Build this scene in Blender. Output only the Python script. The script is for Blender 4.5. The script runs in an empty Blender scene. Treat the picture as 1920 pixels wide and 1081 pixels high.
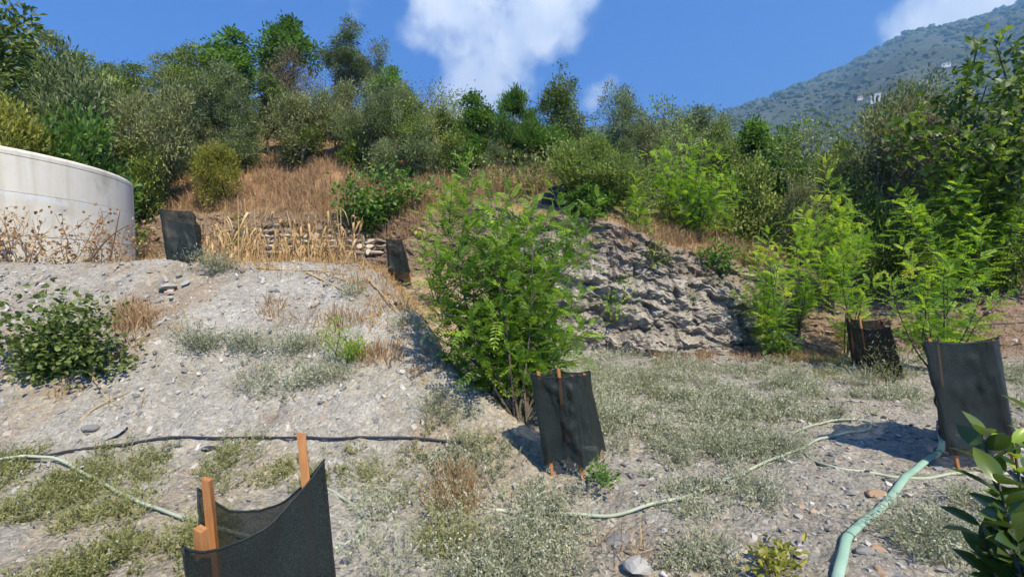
import bpy, math, random
import numpy as np
from mathutils import Vector, Matrix, Euler

SC = bpy.context.scene
COL = SC.collection
rad = math.radians

# ------------------------------------------------------------------ camera
EYE = 1.65
FPX = 880.0
PITCH = rad(1.95)
cd = bpy.data.cameras.new("camera")
cam = bpy.data.objects.new("camera", cd)
COL.objects.link(cam)
cam.location = (0, 0, EYE)
cam.rotation_euler = (rad(90) - PITCH, 0, 0)
cd.sensor_width = 36.0
cd.lens = 36.0 * FPX / 1920.0
cd.clip_start = 0.05
cd.clip_end = 20000
SC.camera = cam

# ------------------------------------------------------------------ world, sun, exposure
SUN_AZ = rad(151)       # clockwise from +Y (the view axis): the sun stands to the right
SUN_EL = rad(52)
w = bpy.data.worlds.new("World")
SC.world = w
w.use_nodes = True
SC.view_settings.view_transform = 'Standard'
SC.view_settings.look = 'None'
SC.view_settings.gamma = 1.0
SC.view_settings.exposure = 1.12
SC.view_settings.use_curve_mapping = False
SC.cycles.use_adaptive_sampling = True
SC.cycles.adaptive_threshold = 0.03
SC.cycles.adaptive_min_samples = 24
SC.cycles.max_bounces = 4
SC.cycles.diffuse_bounces = 2
SC.cycles.glossy_bounces = 2
SC.cycles.transmission_bounces = 3
SC.cycles.transparent_max_bounces = 8
SC.cycles.volume_bounces = 0
SC.cycles.caustics_reflective = False
SC.cycles.caustics_refractive = False
try:
    SC.cycles.use_denoising = True
    SC.cycles.denoiser = 'OPENIMAGEDENOISE'
except Exception:
    pass


def px_dir(px, py):
    """unit direction of a photograph pixel (1920 x 1081)"""
    c = Vector(((px - 960.0) / FPX, -(py - 540.5) / FPX, -1.0))
    return (Euler(cam.rotation_euler).to_matrix() @ c).normalized()


def N(nt, typ, loc=None, **kw):
    n = nt.nodes.new(typ)
    for k, v in kw.items():
        setattr(n, k, v)
    return n


def build_world():
    nt = w.node_tree
    nt.nodes.clear()
    out = N(nt, 'ShaderNodeOutputWorld')
    bg = N(nt, 'ShaderNodeBackground')
    sky = N(nt, 'ShaderNodeTexSky', sky_type='NISHITA')
    sky.sun_disc = False
    sky.sun_elevation = SUN_EL
    sky.sun_rotation = SUN_AZ
    sky.altitude = 350
    sky.air_density = 1.0
    sky.dust_density = 0.3
    sky.ozone_density = 3.0
    tint = N(nt, 'ShaderNodeMix', data_type='RGBA', blend_type='MULTIPLY')
    tint.inputs[0].default_value = 1.0
    nt.links.new(sky.outputs[0], tint.inputs[6])
    tint.inputs[7].default_value = (0.17, 0.69, 1.62, 1)
    tc = N(nt, 'ShaderNodeTexCoord')
    nrm = N(nt, 'ShaderNodeVectorMath', operation='NORMALIZE')
    nt.links.new(tc.outputs['Generated'], nrm.inputs[0])
    # warp of the direction, so that the cloud masses have ragged outlines
    nz = N(nt, 'ShaderNodeTexNoise')
    nz.inputs['Scale'].default_value = 10.0
    nz.inputs['Detail'].default_value = 7.0
    nz.inputs['Roughness'].default_value = 0.58
    nt.links.new(nrm.outputs[0], nz.inputs['Vector'])
    # cloud masses: (pixel, angular radius in degrees, weight)
    blobs = [((850, -30), 7.0, 1.0), ((900, 40), 6.0, 1.0), ((930, 110), 5.0, 1.0), ((905, 160), 5.2, 1.0), ((850, 190), 3.6, .8),
             ((1020, 10), 6.0, 1.0), ((960, -60), 8.0, 1.0), ((960, 190), 3.5, .8),
             ((1118, 180), 2.2, .62), ((1138, 172), 1.9, .6), ((1020, 150), 1.8, .45), ((664, 10), 2.6, .5),
             ((1720, 55), 3.4, .95), ((1790, 25), 4.5, 1.0), ((1880, -10), 5.5, 1.0), ((1990, -50), 7.0, 1.0), ((1670, 90), 1.8, .7),
             ((-700, -200), 9, 1.0), ((2700, -300), 9, 1.0), ((300, -900), 11, 1.0)]
    prev = None
    for (p, r, wt) in blobs:
        d = px_dir(*p)
        dot = N(nt, 'ShaderNodeVectorMath', operation='DOT_PRODUCT')
        nt.links.new(nrm.outputs[0], dot.inputs[0])
        dot.inputs[1].default_value = d
        mr = N(nt, 'ShaderNodeMapRange')
        mr.inputs['From Min'].default_value = math.cos(rad(r * 1.25))
        mr.inputs['From Max'].default_value = 1.0
        mr.inputs['To Min'].default_value = 0.0
        mr.inputs['To Max'].default_value = wt * 1.3
        nt.links.new(dot.outputs['Value'], mr.inputs['Value'])
        if prev is None:
            prev = mr.outputs[0]
        else:
            mx = N(nt, 'ShaderNodeMath', operation='SMOOTH_MAX')
            mx.inputs[2].default_value = 0.08
            nt.links.new(prev, mx.inputs[0])
            nt.links.new(mr.outputs[0], mx.inputs[1])
            prev = mx.outputs[0]
    ns = N(nt, 'ShaderNodeMath', operation='SUBTRACT')
    nt.links.new(nz.outputs['Fac'], ns.inputs[0])
    ns.inputs[1].default_value = 0.5
    nm = N(nt, 'ShaderNodeMath', operation='MULTIPLY_ADD')
    nt.links.new(ns.outputs[0], nm.inputs[0])
    nm.inputs[1].default_value = 2.3
    nt.links.new(prev, nm.inputs[2])
    den = N(nt, 'ShaderNodeMapRange', interpolation_type='SMOOTHSTEP')
    den.inputs['From Min'].default_value = 0.38
    den.inputs['From Max'].default_value = 1.25
    nt.links.new(nm.outputs[0], den.inputs['Value'])
    # a cloud is a little greyer where it is thick
    nz2 = N(nt, 'ShaderNodeTexNoise')
    nz2.inputs['Scale'].default_value = 11.0
    nz2.inputs['Detail'].default_value = 5.0
    nt.links.new(nrm.outputs[0], nz2.inputs['Vector'])
    cr = N(nt, 'ShaderNodeMapRange')
    cr.inputs['From Min'].default_value = 0.35
    cr.inputs['From Max'].default_value = 0.62
    nt.links.new(nz2.outputs['Fac'], cr.inputs['Value'])
    cc = N(nt, 'ShaderNodeMix', data_type='RGBA')
    nt.links.new(cr.outputs[0], cc.inputs[0])
    cc.inputs[6].default_value = (7.6, 8.4, 9.8, 1)
    cc.inputs[7].default_value = (10.8, 11.0, 11.4, 1)
    mix = N(nt, 'ShaderNodeMix', data_type='RGBA')
    dm = N(nt, 'ShaderNodeMath', operation='MULTIPLY')
    nt.links.new(den.outputs[0], dm.inputs[0])
    dm.inputs[1].default_value = 0.97
    nt.links.new(dm.outputs[0], mix.inputs[0])
    nt.links.new(tint.outputs[2], mix.inputs[6])
    nt.links.new(cc.outputs[2], mix.inputs[7])
    nt.links.new(mix.outputs[2], bg.inputs['Color'])
    bg.inputs['Strength'].default_value = 0.060
    nt.links.new(bg.outputs[0], out.inputs['Surface'])


build_world()
sl = bpy.data.lights.new("sun", 'SUN')
sl.energy = 5.0
sl.angle = rad(0.53)
sl.color = (1.0, 0.88, 0.68)
sun = bpy.data.objects.new("sun", sl)
COL.objects.link(sun)
sdir = Vector((math.sin(SUN_AZ) * math.cos(SUN_EL), math.cos(SUN_AZ) * math.cos(SUN_EL), math.sin(SUN_EL)))
sun.rotation_euler = sdir.to_track_quat('Z', 'Y').to_euler()
sun.location = sdir * 60


# ------------------------------------------------------------------ numeric helpers
def hash3(ix, iy, iz, seed):
    h = (ix.astype(np.int64) * 374761393 + iy.astype(np.int64) * 668265263 + iz.astype(np.int64) * 2147483647 + seed * 1274126177) & 0xFFFFFFFF
    h = ((h ^ (h >> 13)) * 1274126177) & 0xFFFFFFFF
    h = ((h ^ (h >> 16)) * 2246822519) & 0xFFFFFFFF
    return ((h ^ (h >> 15)) & 0xFFFFFF) / float(0xFFFFFF)


def vnoise(x, y, z=0.0, seed=0):
    """value noise, -1 .. 1"""
    x = np.asarray(x, float)
    y = np.asarray(y, float) + 0 * x
    z = np.asarray(z, float) + 0 * x
    ix, iy, iz = np.floor(x), np.floor(y), np.floor(z)
    fx, fy, fz = x - ix, y - iy, z - iz
    fx, fy, fz = [f * f * f * (f * (f * 6 - 15) + 10) for f in (fx, fy, fz)]
    r = 0
    for dx in (0, 1):
        for dy in (0, 1):
            for dz in (0, 1):
                wgt = (fx if dx else 1 - fx) * (fy if dy else 1 - fy) * (fz if dz else 1 - fz)
                r = r + wgt * hash3(ix + dx, iy + dy, iz + dz, seed)
    return r * 2 - 1


def fbm(x, y, z=0.0, oct=4, seed=0, gain=0.5):
    r, a, f = 0, 1.0, 1.0
    for o in range(oct):
        r = r + a * vnoise(np.asarray(x) * f, np.asarray(y) * f, np.asarray(z) * f, seed + o * 17)
        a *= gain
        f *= 2.03
    return r


def cells(x, y, seed=0):
    """angular blocks: (value of the nearest cell 0..1, how near its edge is)"""
    x = np.asarray(x, float)
    y = np.asarray(y, float)
    ix, iy = np.floor(x), np.floor(y)
    d1 = np.full(x.shape, 9.0)
    d2 = np.full(x.shape, 9.0)
    val = np.zeros(x.shape)
    for dx in (-1, 0, 1):
        for dy in (-1, 0, 1):
            cx, cy = ix + dx, iy + dy
            px_ = cx + hash3(cx, cy, 0 * cx, seed)
            py_ = cy + hash3(cx, cy, 0 * cx, seed + 1)
            d = np.hypot(x - px_, y - py_)
            hv = hash3(cx, cy, 0 * cx, seed + 2)
            near = d < d1
            d2 = np.where(near, d1, np.minimum(d2, d))
            val = np.where(near, hv, val)
            d1 = np.where(near, d, d1)
    return val, d2 - d1


def sstep(a, b, x):
    t = np.clip((np.asarray(x, float) - a) / (b - a), 0, 1)
    return t * t * (3 - 2 * t)


def smin(a, b, k):
    h = np.clip(0.5 + 0.5 * (b - a) / k, 0, 1)
    return b * (1 - h) + a * h - k * h * (1 - h)


def smax(a, b, k):
    return -smin(-a, -b, k)


# ------------------------------------------------------------------ terrain
FX = [-30, -12, -8, -4, -1.2, .6, 2, 3, 5, 7, 12, 30]
FY = [13.5, 12.8, 12.4, 11.9, 10.6, 9.4, 9.1, 9.0, 8.8, 8.5, 8.0, 8.0]
BH = [1.7, 1.7, 1.7, 1.6, 1.8, 2.7, 2.5, 2.1, 1.7, 1.6, 1.8, 1.8]
BW = [2.2, 1.9, 1.3, 1.2, 1.6, .8, .52, .48, .75, 2.2, 3.0, 3.0]
HS = [.60, .60, .60, .57, .46, .40, .38, .36, .30, .22, .16, .10]


def foot(x):
    return np.interp(x, FX, FY) + 0.35 * vnoise(np.asarray(x) * 0.8, 3.3, 0, 5)


def Hbase(x, y):
    """height of the ground without fine relief"""
    x = np.asarray(x, float)
    y = np.asarray(y, float)
    plot = 0.05 * fbm(x * 0.5, y * 0.5, 0, 3, 11) + 0.012 * (y - 3) * (y > 3)
    zA = (y - 3.7 + 0.25 * vnoise(x * 0.7, 1.1, 0, 9)) * 0.58
    s = -0.95 * x - 0.3 * y + 1.42 + 0.22 * fbm(x * 0.8, y * 0.8, 0, 2, 31)
    zB = s * 1.25
    mound = smin(zA, zB, 0.35)
    cap = 1.80 - 0.16 * sstep(7.0, 7.9, y) + 0.05 * vnoise(x * 0.9, y * 0.9, 0, 7)
    mound = smin(mound, cap, 0.25)
    gul = np.clip(0.36 * (y - 6.0), -1, 1.55) * sstep(0.9, -1.2, x)
    base = smax(smax(plot, mound, 0.22), gul + 0 * plot, 0.3)
    f = foot(x)
    W = np.interp(x, FX, BW)
    Hb = np.interp(x, FX, BH)
    t = np.clip((y - f) / W, 0, 1)
    rise = Hb * (t * 0.75 + 0.25 * t * t * (3 - 2 * t))
    yy = np.clip(y - f - W, 0, None)
    sat = np.where(yy < 10, yy, 10 + 8 * (1 - np.exp(-(yy - 10) / 8.0)))
    z = base + rise + np.interp(x, FX, HS) * sat
    z = z + 0.10 * sstep(0, 3, yy) * fbm(x * 0.45, y * 0.45, 0, 3, 41)
    # the valley to the right
    v = np.clip(y - 20, 0, None) * sstep(0.15, 0.6, x / np.maximum(y, 1.0))
    return z - 0.16 * v


def H(x, y):
    x = np.asarray(x, float)
    y = np.asarray(y, float)
    return Hbase(x, y) + 0.018 * fbm(x * 3.1, y * 3.1, 0, 3, 61)


def Hs(x, y):
    return float(H(np.array([x]), np.array([y]))[0])


def at(px, py, depth):
    """the point of the photograph's pixel at a distance along the view axis y"""
    d = px_dir(px, py)
    t = depth / d.y
    return Vector((d.x * t, d.y * t, EYE + d.z * t))


def gnd(px, py, ymin=1.0, ymax=60.0):
    """where the ray of a pixel first meets the ground"""
    d = px_dir(px, py)
    ys = np.geomspace(ymin, ymax, 1500)
    t = ys / d.y
    z = EYE + d.z * t
    g = H(d.x * t, ys)
    hit = np.nonzero(g >= z)[0]
    i = hit[0] if len(hit) else len(ys) - 1
    return Vector((d.x * t[i], ys[i], g[i]))


# ------------------------------------------------------------------ mesh helpers
class MB:
    """collects vertices and faces (numpy) of one mesh"""

    def __init__(self):
        self.v, self.f, self.var, self.n = [], [], [], 0

    def add(self, V, F, var=0.5, mat=0):
        V = np.asarray(V, float).reshape(-1, 3)
        self.v.append(V)
        self.f.append((np.asarray(F, np.int64) + self.n, mat))
        self.var.append(np.broadcast_to(np.asarray(var, float), (len(V),)).copy())
        self.n += len(V)

    def arrays(self):
        return np.concatenate(self.v), np.concatenate(self.var)

    def mesh(self, name, mats, smooth=False, colors=None):
        V, var = self.arrays()
        return make_mesh(name, V, self.f, mats, smooth, var, colors)


def make_mesh(name, V, FS, mats, smooth=False, var=None, colors=None):
    me = bpy.data.meshes.new(name)
    me.vertices.add(len(V))
    me.vertices.foreach_set('co', np.ascontiguousarray(V, np.float32).ravel())
    loops = np.concatenate([f.ravel() for f, m in FS]).astype(np.int32)
    sizes = np.concatenate([np.full(len(f), f.shape[1]) for f, m in FS]).astype(np.int32)
    mi = np.concatenate([np.full(len(f), m) for f, m in FS]).astype(np.int32)
    starts = np.concatenate([[0], np.cumsum(sizes)[:-1]]).astype(np.int32)
    me.loops.add(len(loops))
    me.loops.foreach_set('vertex_index', loops)
    me.polygons.add(len(sizes))
    me.polygons.foreach_set('loop_start', starts)
    me.polygons.foreach_set('loop_total', sizes)
    for m in (mats if isinstance(mats, (list, tuple)) else [mats]):
        me.materials.append(m)
    me.polygons.foreach_set('material_index', mi)
    me.polygons.foreach_set('use_smooth', np.full(len(sizes), bool(smooth)))
    if var is not None:
        a = me.attributes.new('var', 'FLOAT', 'POINT')
        a.data.foreach_set('value', np.ascontiguousarray(var, np.float32))
    if colors is not None:
        a = me.attributes.new('col', 'FLOAT_COLOR', 'POINT')
        c = np.ones((len(V), 4), np.float32)
        c[:, :3] = colors
        a.data.foreach_set('color', c.ravel())
    me.update(calc_edges=True)
    me.validate()
    return me


def link(name, me, parent=None, loc=None):
    o = bpy.data.objects.new(name, me)
    COL.objects.link(o)
    if parent is not None:
        o.parent = parent
    if loc is not None:
        o.location = loc
    return o


def tag(o, label=None, cat=None, group=None, kind=None):
    if label:
        o['label'] = label
    if cat:
        o['category'] = cat
    if group:
        o['group'] = group
    if kind:
        o['kind'] = kind
    return o


def thing(name, label, cat, loc=(0, 0, 0), rz=0.0, group=None, scale=None):
    o = bpy.data.objects.new(name, None)
    o.empty_display_size = 0.1
    COL.objects.link(o)
    o.location = loc
    o.rotation_euler = (0, 0, rz)
    if scale is not None:
        o.scale = scale
    return tag(o, label, cat, group)


def nrmz(a):
    return a / np.maximum(np.linalg.norm(a, axis=-1, keepdims=True), 1e-9)


def tube(mb, P, R, sides=5, var=0.5, flat=1.0, cap=True, mat=0):
    """a tapered tube along the points P"""
    P = np.asarray(P, float)
    n = len(P)
    R = np.broadcast_to(np.asarray(R, float), (n,))
    T = np.gradient(P, axis=0)
    T = nrmz(T)
    up = np.array([0, 0, 1.0])
    ref = np.where(np.abs(T[:, 2:3]) > 0.95, np.array([[1.0, 0, 0]]), up[None, :])
    S = nrmz(np.cross(T, ref))
    U = np.cross(S, T)
    a = np.linspace(0, 2 * np.pi, sides, endpoint=False)
    V = P[:, None, :] + R[:, None, None] * (np.cos(a)[None, :, None] * S[:, None, :] + flat * np.sin(a)[None, :, None] * U[:, None, :])
    i = np.arange(n - 1)[:, None] * sides
    j = np.arange(sides)[None, :]
    k = (j + 1) % sides
    F = np.stack([i + j, i + k, i + sides + k, i + sides + j], -1).reshape(-1, 4)
    mb.add(V.reshape(-1, 3), F, var, mat)
    if cap and sides >= 3:
        b = mb.n - n * sides
        e = np.array([[sides * (n - 1), sides * (n - 1) + q, sides * (n - 1) + q + 1] for q in range(1, sides - 1)])
        s = np.array([[0, q + 1, q] for q in range(1, sides - 1)])
        mb.f.append((np.concatenate([e, s]) + b, mat))


def spline(C, n):
    """Catmull-Rom through the points C"""
    C = np.asarray(C, float)
    C = np.vstack([2 * C[0] - C[1], C, 2 * C[-1] - C[-2]])
    m = len(C) - 3
    t = np.linspace(0, m, n)
    i = np.minimum(t.astype(int), m - 1)
    u = (t - i)[:, None]
    p0, p1, p2, p3 = C[i], C[i + 1], C[i + 2], C[i + 3]
    return 0.5 * (2 * p1 + (p2 - p0) * u + (2 * p0 - 5 * p1 + 4 * p2 - p3) * u ** 2 + (3 * p1 - p0 - 3 * p2 + p3) * u ** 3)


# leaf outlines: (along, across, lift) and faces
LEAF4 = (np.array([(0, 0, 0), (.45, .5, .06), (1, 0, -.04), (.45, -.5, .06)]), np.array([(0, 1, 2, 3)]))
LEAF6 = (np.array([(0, 0, 0), (.3, .5, .07), (.68, .42, .05), (1, 0, -.10), (.68, -.42, .05), (.3, -.5, .07), (.35, 0, 0), (.7, 0, -.02)]),
         np.array([(0, 1, 6, 6), (1, 2, 7, 6), (2, 3, 7, 7), (3, 4, 7, 7), (4, 5, 6, 7), (5, 0, 6, 6)]))
BLADE = (np.array([(0, -.5, 0), (0, .5, 0), (.5, .35, .0), (.5, -.35, .0), (1, 0, 0)]), None)


def leaves(mb, P, D, L, Wd, rng, up=None, tmpl=LEAF4, var=None, roll=1.0, mat=0):
    """leaf blades: P base points, D directions, L lengths, Wd widths"""
    P = np.asarray(P, float)
    n = len(P)
    if n == 0:
        return
    D = nrmz(np.asarray(D, float))
    if up is None:
        up = np.array([0, 0, 1.0])
    ref = np.broadcast_to(up, (n, 3)) + roll * rng.normal(0, .5, (n, 3))
    S = nrmz(np.cross(D, ref))
    Nn = np.cross(S, D)
    L = np.broadcast_to(np.asarray(L, float), (n,))[:, None, None]
    Wd = np.broadcast_to(np.asarray(Wd, float), (n,))[:, None, None]
    tv, tf = tmpl
    V = P[:, None] + L * tv[None, :, 0:1] * D[:, None] + Wd * tv[None, :, 1:2] * S[:, None] + L * tv[None, :, 2:3] * Nn[:, None]
    m = len(tv)
    if var is None:
        var = rng.uniform(0, 1, n)
    var = np.repeat(var, m)
    base = (np.arange(n) * m)[:, None, None]
    if tf.shape[1] == 4 and (tf[:, 2] == tf[:, 3]).any():
        tri = tf[tf[:, 2] == tf[:, 3]][:, :3]
        quad = tf[tf[:, 2] != tf[:, 3]]
        b0 = mb.n
        mb.add(V.reshape(-1, 3), (tri[None] + base).reshape(-1, 3), var, mat)
        if len(quad):
            mb.f.append(((quad[None] + base).reshape(-1, 4) + b0, mat))
    else:
        mb.add(V.reshape(-1, 3), (tf[None] + base).reshape(-1, tf.shape[1]), var, mat)


def fronds(mb, P, D, L, rng, pairs=8, leaf=0.15, wide=0.42, droop=0.35, var=None):
    """pinnate leaves: a stalk with pairs of oval leaflets"""
    P = np.asarray(P, float)
    n = len(P)
    D = nrmz(np.asarray(D, float))
    S = nrmz(np.cross(D, np.array([0, 0, 1.0]) + rng.normal(0, .28, (n, 3))))
    U = np.cross(S, D)
    L = np.broadcast_to(np.asarray(L, float), (n,))
    ts = np.linspace(0.2, 1.0, pairs)
    if var is None:
        var = rng.uniform(0, 1, n)
    for k, t in enumerate(ts):
        base = P + D * (L * t)[:, None] - np.array([0, 0, 1.0]) * (droop * L * t * t)[:, None]
        tang = nrmz(D - np.array([0, 0, 1.0]) * (2 * droop * t))
        last = k == pairs - 1
        ll = L * leaf * (0.75 + 0.5 * math.sin(math.pi * min(1, t * .85 + .1)))
        for sgn in ((-1, 1, 0) if last else (-1, 1)):
            if sgn == 0:
                d = tang
            else:
                d = nrmz(S * sgn * 0.85 + tang * 0.5 + rng.normal(0, .10, (n, 3)))
            leaves(mb, base, d, ll * rng.uniform(.85, 1.15, n), ll * wide, rng, up=U, var=np.clip(var + rng.normal(0, .08, n), 0, 1), roll=.35)
    # the stalk as a thin strip
    tt = np.array([0, .5, 1.0])
    q = P[:, None] + D[:, None] * (L[:, None] * tt)[..., None] - np.array([0, 0, 1.0]) * (droop * L[:, None] * tt ** 2)[..., None]
    wv = (S * 0.0022)[:, None]
    V = np.stack([q - wv, q + wv], 2).reshape(n, 6, 3)
    F = np.array([(0, 1, 3, 2), (2, 3, 5, 4)])[None] + (np.arange(n) * 6)[:, None, None]
    mb.add(V.reshape(-1, 3), F.reshape(-1, 4), np.repeat(var, 6))


# ------------------------------------------------------------------ materials
def new_mat(name):
    m = bpy.data.materials.new(name)
    m.use_nodes = True
    nt = m.node_tree
    nt.nodes.clear()
    out = N(nt, 'ShaderNodeOutputMaterial')
    return m, nt, out


def rgba(c):
    return (c[0], c[1], c[2], 1.0)


def noise_node(nt, scale, detail=4, rough=.55, vec=None, coord='Object'):
    n = N(nt, 'ShaderNodeTexNoise')
    n.inputs['Scale'].default_value = scale
    n.inputs['Detail'].default_value = detail
    n.inputs['Roughness'].default_value = rough
    if vec is None:
        tc = N(nt, 'ShaderNodeTexCoord')
        vec = tc.outputs[coord]
    nt.links.new(vec, n.inputs['Vector'])
    return n


def ramp(nt, fac, stops):
    r = N(nt, 'ShaderNodeValToRGB')
    e = r.color_ramp.elements
    while len(e) < len(stops):
        e.new(0.5)
    for el, (p, c) in zip(e, stops):
        el.position = p
        el.color = rgba(c)
    nt.links.new(fac, r.inputs[0])
    return r


GAIN = {'olive_leaf': 1.45, 'mid_leaf': 1.5, 'dark_leaf': 1.5, 'green_leaf': 1.3, 'scrub_leaf': 1.4, 'broom_leaf': 1.35, 'locust_leaflet': 1.35, 'bright_locust_leaflet': 1.35, 'fig_leaf': 1.3, 'yellow_leaf': 1.15}


def leaf_mat(name, stops, trans=0.30, tcol=1.5, rough=0.5, spec=0.35, objvar=0.25):
    """foliage: colour from each leaf's own value and from the plant, a share of light passes through"""
    g_ = GAIN.get(name, 1.0)
    stops = [(p_, tuple(c_ * g_ for c_ in col_)) for p_, col_ in stops]
    trans = trans + (.06 if g_ > 1 else 0)
    m, nt, out = new_mat(name)
    at_ = N(nt, 'ShaderNodeAttribute', attribute_name='var')
    oi = N(nt, 'ShaderNodeObjectInfo')
    sb = N(nt, 'ShaderNodeMath', operation='MULTIPLY_ADD')
    nt.links.new(oi.outputs['Random'], sb.inputs[0])
    sb.inputs[1].default_value = objvar
    sb.inputs[2].default_value = -objvar * 0.5
    ad = N(nt, 'ShaderNodeMath', operation='ADD')
    ad.use_clamp = True
    nt.links.new(at_.outputs['Fac'], ad.inputs[0])
    nt.links.new(sb.outputs[0], ad.inputs[1])
    r = ramp(nt, ad.outputs[0], stops)
    p = N(nt, 'ShaderNodeBsdfPrincipled')
    p.inputs['Roughness'].default_value = rough
    p.inputs['Specular IOR Level'].default_value = spec
    nt.links.new(r.outputs[0], p.inputs['Base Color'])
    t = N(nt, 'ShaderNodeBsdfTranslucent')
    mu = N(nt, 'ShaderNodeMix', data_type='RGBA', blend_type='MULTIPLY')
    mu.inputs[0].default_value = 1.0
    nt.links.new(r.outputs[0], mu.inputs[6])
    mu.inputs[7].default_value = (tcol * 1.1, tcol * 1.15, tcol * 0.6, 1)
    nt.links.new(mu.outputs[2], t.inputs['Color'])
    mx = N(nt, 'ShaderNodeMixShader')
    mx.inputs[0].default_value = trans
    nt.links.new(p.outputs[0], mx.inputs[1])
    nt.links.new(t.outputs[0], mx.inputs[2])
    nt.links.new(mx.outputs[0], out.inputs['Surface'])
    return m


def noise_mat(name, stops, scale=4.0, rough=0.85, bump=0.0, bscale=30.0, detail=6, spec=0.3, stretch=None):
    m, nt, out = new_mat(name)
    tc = N(nt, 'ShaderNodeTexCoord')
    vec = tc.outputs['Object']
    if stretch:
        mp = N(nt, 'ShaderNodeMapping')
        mp.inputs['Scale'].default_value = stretch
        nt.links.new(vec, mp.inputs['Vector'])
        vec = mp.outputs[0]
    n = noise_node(nt, scale, detail, .6, vec)
    r = ramp(nt, n.outputs['Fac'], stops)
    p = N(nt, 'ShaderNodeBsdfPrincipled')
    p.inputs['Roughness'].default_value = rough
    p.inputs['Specular IOR Level'].default_value = spec
    nt.links.new(r.outputs[0], p.inputs['Base Color'])
    if bump:
        b = N(nt, 'ShaderNodeBump')
        b.inputs['Strength'].default_value = bump
        b.inputs['Distance'].default_value = 0.02
        n2 = noise_node(nt, bscale, 6, .65, vec)
        nt.links.new(n2.outputs['Fac'], b.inputs['Height'])
        nt.links.new(b.outputs[0], p.inputs['Normal'])
    nt.links.new(p.outputs[0], out.inputs['Surface'])
    return m


def var_mat(name, stops, rough=0.8, spec=0.25, trans=0.0):
    """colour from the per-piece value"""
    if trans:
        return leaf_mat(name, stops, trans=trans, tcol=1.2, rough=rough, spec=spec)
    m, nt, out = new_mat(name)
    a = N(nt, 'ShaderNodeAttribute', attribute_name='var')
    r = ramp(nt, a.outputs['Fac'], stops)
    nz = noise_node(nt, 25, 5)
    mu = N(nt, 'ShaderNodeMix', data_type='RGBA', blend_type='MULTIPLY')
    mu.inputs[0].default_value = 0.5
    r2 = ramp(nt, nz.outputs['Fac'], [(0.3, (.55, .55, .55)), (.7, (1.25, 1.25, 1.25))])
    nt.links.new(r.outputs[0], mu.inputs[6])
    nt.links.new(r2.outputs[0], mu.inputs[7])
    p = N(nt, 'ShaderNodeBsdfPrincipled')
    p.inputs['Roughness'].default_value = rough
    p.inputs['Specular IOR Level'].default_value = spec
    nt.links.new(mu.outputs[2], p.inputs['Base Color'])
    nt.links.new(p.outputs[0], out.inputs['Surface'])
    return m


M = {}


def ground_mat():
    m, nt, out = new_mat('shale_ground')
    at_ = N(nt, 'ShaderNodeAttribute', attribute_name='col')
    tc = N(nt, 'ShaderNodeTexCoord')
    v = tc.outputs['Object']
    # flakes of shale: two sizes of cells, each cell with its own tone
    mul = None
    for sc, amt in ((26.0, .42), (62.0, .45)):
        wn = noise_node(nt, sc * .5, 2, .5, v)
        va = N(nt, 'ShaderNodeMix', data_type='RGBA', blend_type='LINEAR_LIGHT')
        va.inputs[0].default_value = 0.018
        nt.links.new(v, va.inputs[6])
        nt.links.new(wn.outputs['Color'], va.inputs[7])
        vo = N(nt, 'ShaderNodeTexVoronoi')
        vo.inputs['Scale'].default_value = sc
        nt.links.new(va.outputs[2], vo.inputs['Vector'])
        sep = N(nt, 'ShaderNodeSeparateColor')
        nt.links.new(vo.outputs['Color'], sep.inputs[0])
        r = ramp(nt, sep.outputs[0], [(0.0, (.50, .50, .51)), (.35, (.86, .85, .84)), (.75, (1.06, 1.05, 1.02)), (1.0, (1.55, 1.53, 1.48))])
        mx = N(nt, 'ShaderNodeMix', data_type='RGBA', blend_type='MULTIPLY')
        mx.inputs[0].default_value = amt
        nt.links.new((mul or at_.outputs['Color']), mx.inputs[6])
        nt.links.new(r.outputs[0], mx.inputs[7])
        mul = mx.outputs[2]
        if sc > 50:
            vfine = vo
        else:
            vbig = vo
    big = noise_node(nt, 2.3, 6, .6, v)
    r = ramp(nt, big.outputs['Fac'], [(.28, (.80, .78, .74)), (.5, (1, 1, 1)), (.72, (1.14, 1.13, 1.10))])
    mx = N(nt, 'ShaderNodeMix', data_type='RGBA', blend_type='MULTIPLY')
    mx.inputs[0].default_value = 1.0
    nt.links.new(mul, mx.inputs[6])
    nt.links.new(r.outputs[0], mx.inputs[7])
    p = N(nt, 'ShaderNodeBsdfPrincipled')
    p.inputs['Roughness'].default_value = .85
    p.inputs['Specular IOR Level'].default_value = .3
    nt.links.new(mx.outputs[2], p.inputs['Base Color'])
    fine = noise_node(nt, 48, 7, .7, v)
    h1 = N(nt, 'ShaderNodeMath', operation='MULTIPLY_ADD')
    nt.links.new(vbig.outputs['Distance'], h1.inputs[0])
    h1.inputs[1].default_value = -0.9
    nt.links.new(fine.outputs['Fac'], h1.inputs[2])
    b = N(nt, 'ShaderNodeBump')
    b.inputs['Strength'].default_value = 0.9
    b.inputs['Distance'].default_value = 0.03
    nt.links.new(h1.outputs[0], b.inputs['Height'])
    nt.links.new(b.outputs[0], p.inputs['Normal'])
    nt.links.new(p.outputs[0], out.inputs['Surface'])
    return m


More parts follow.
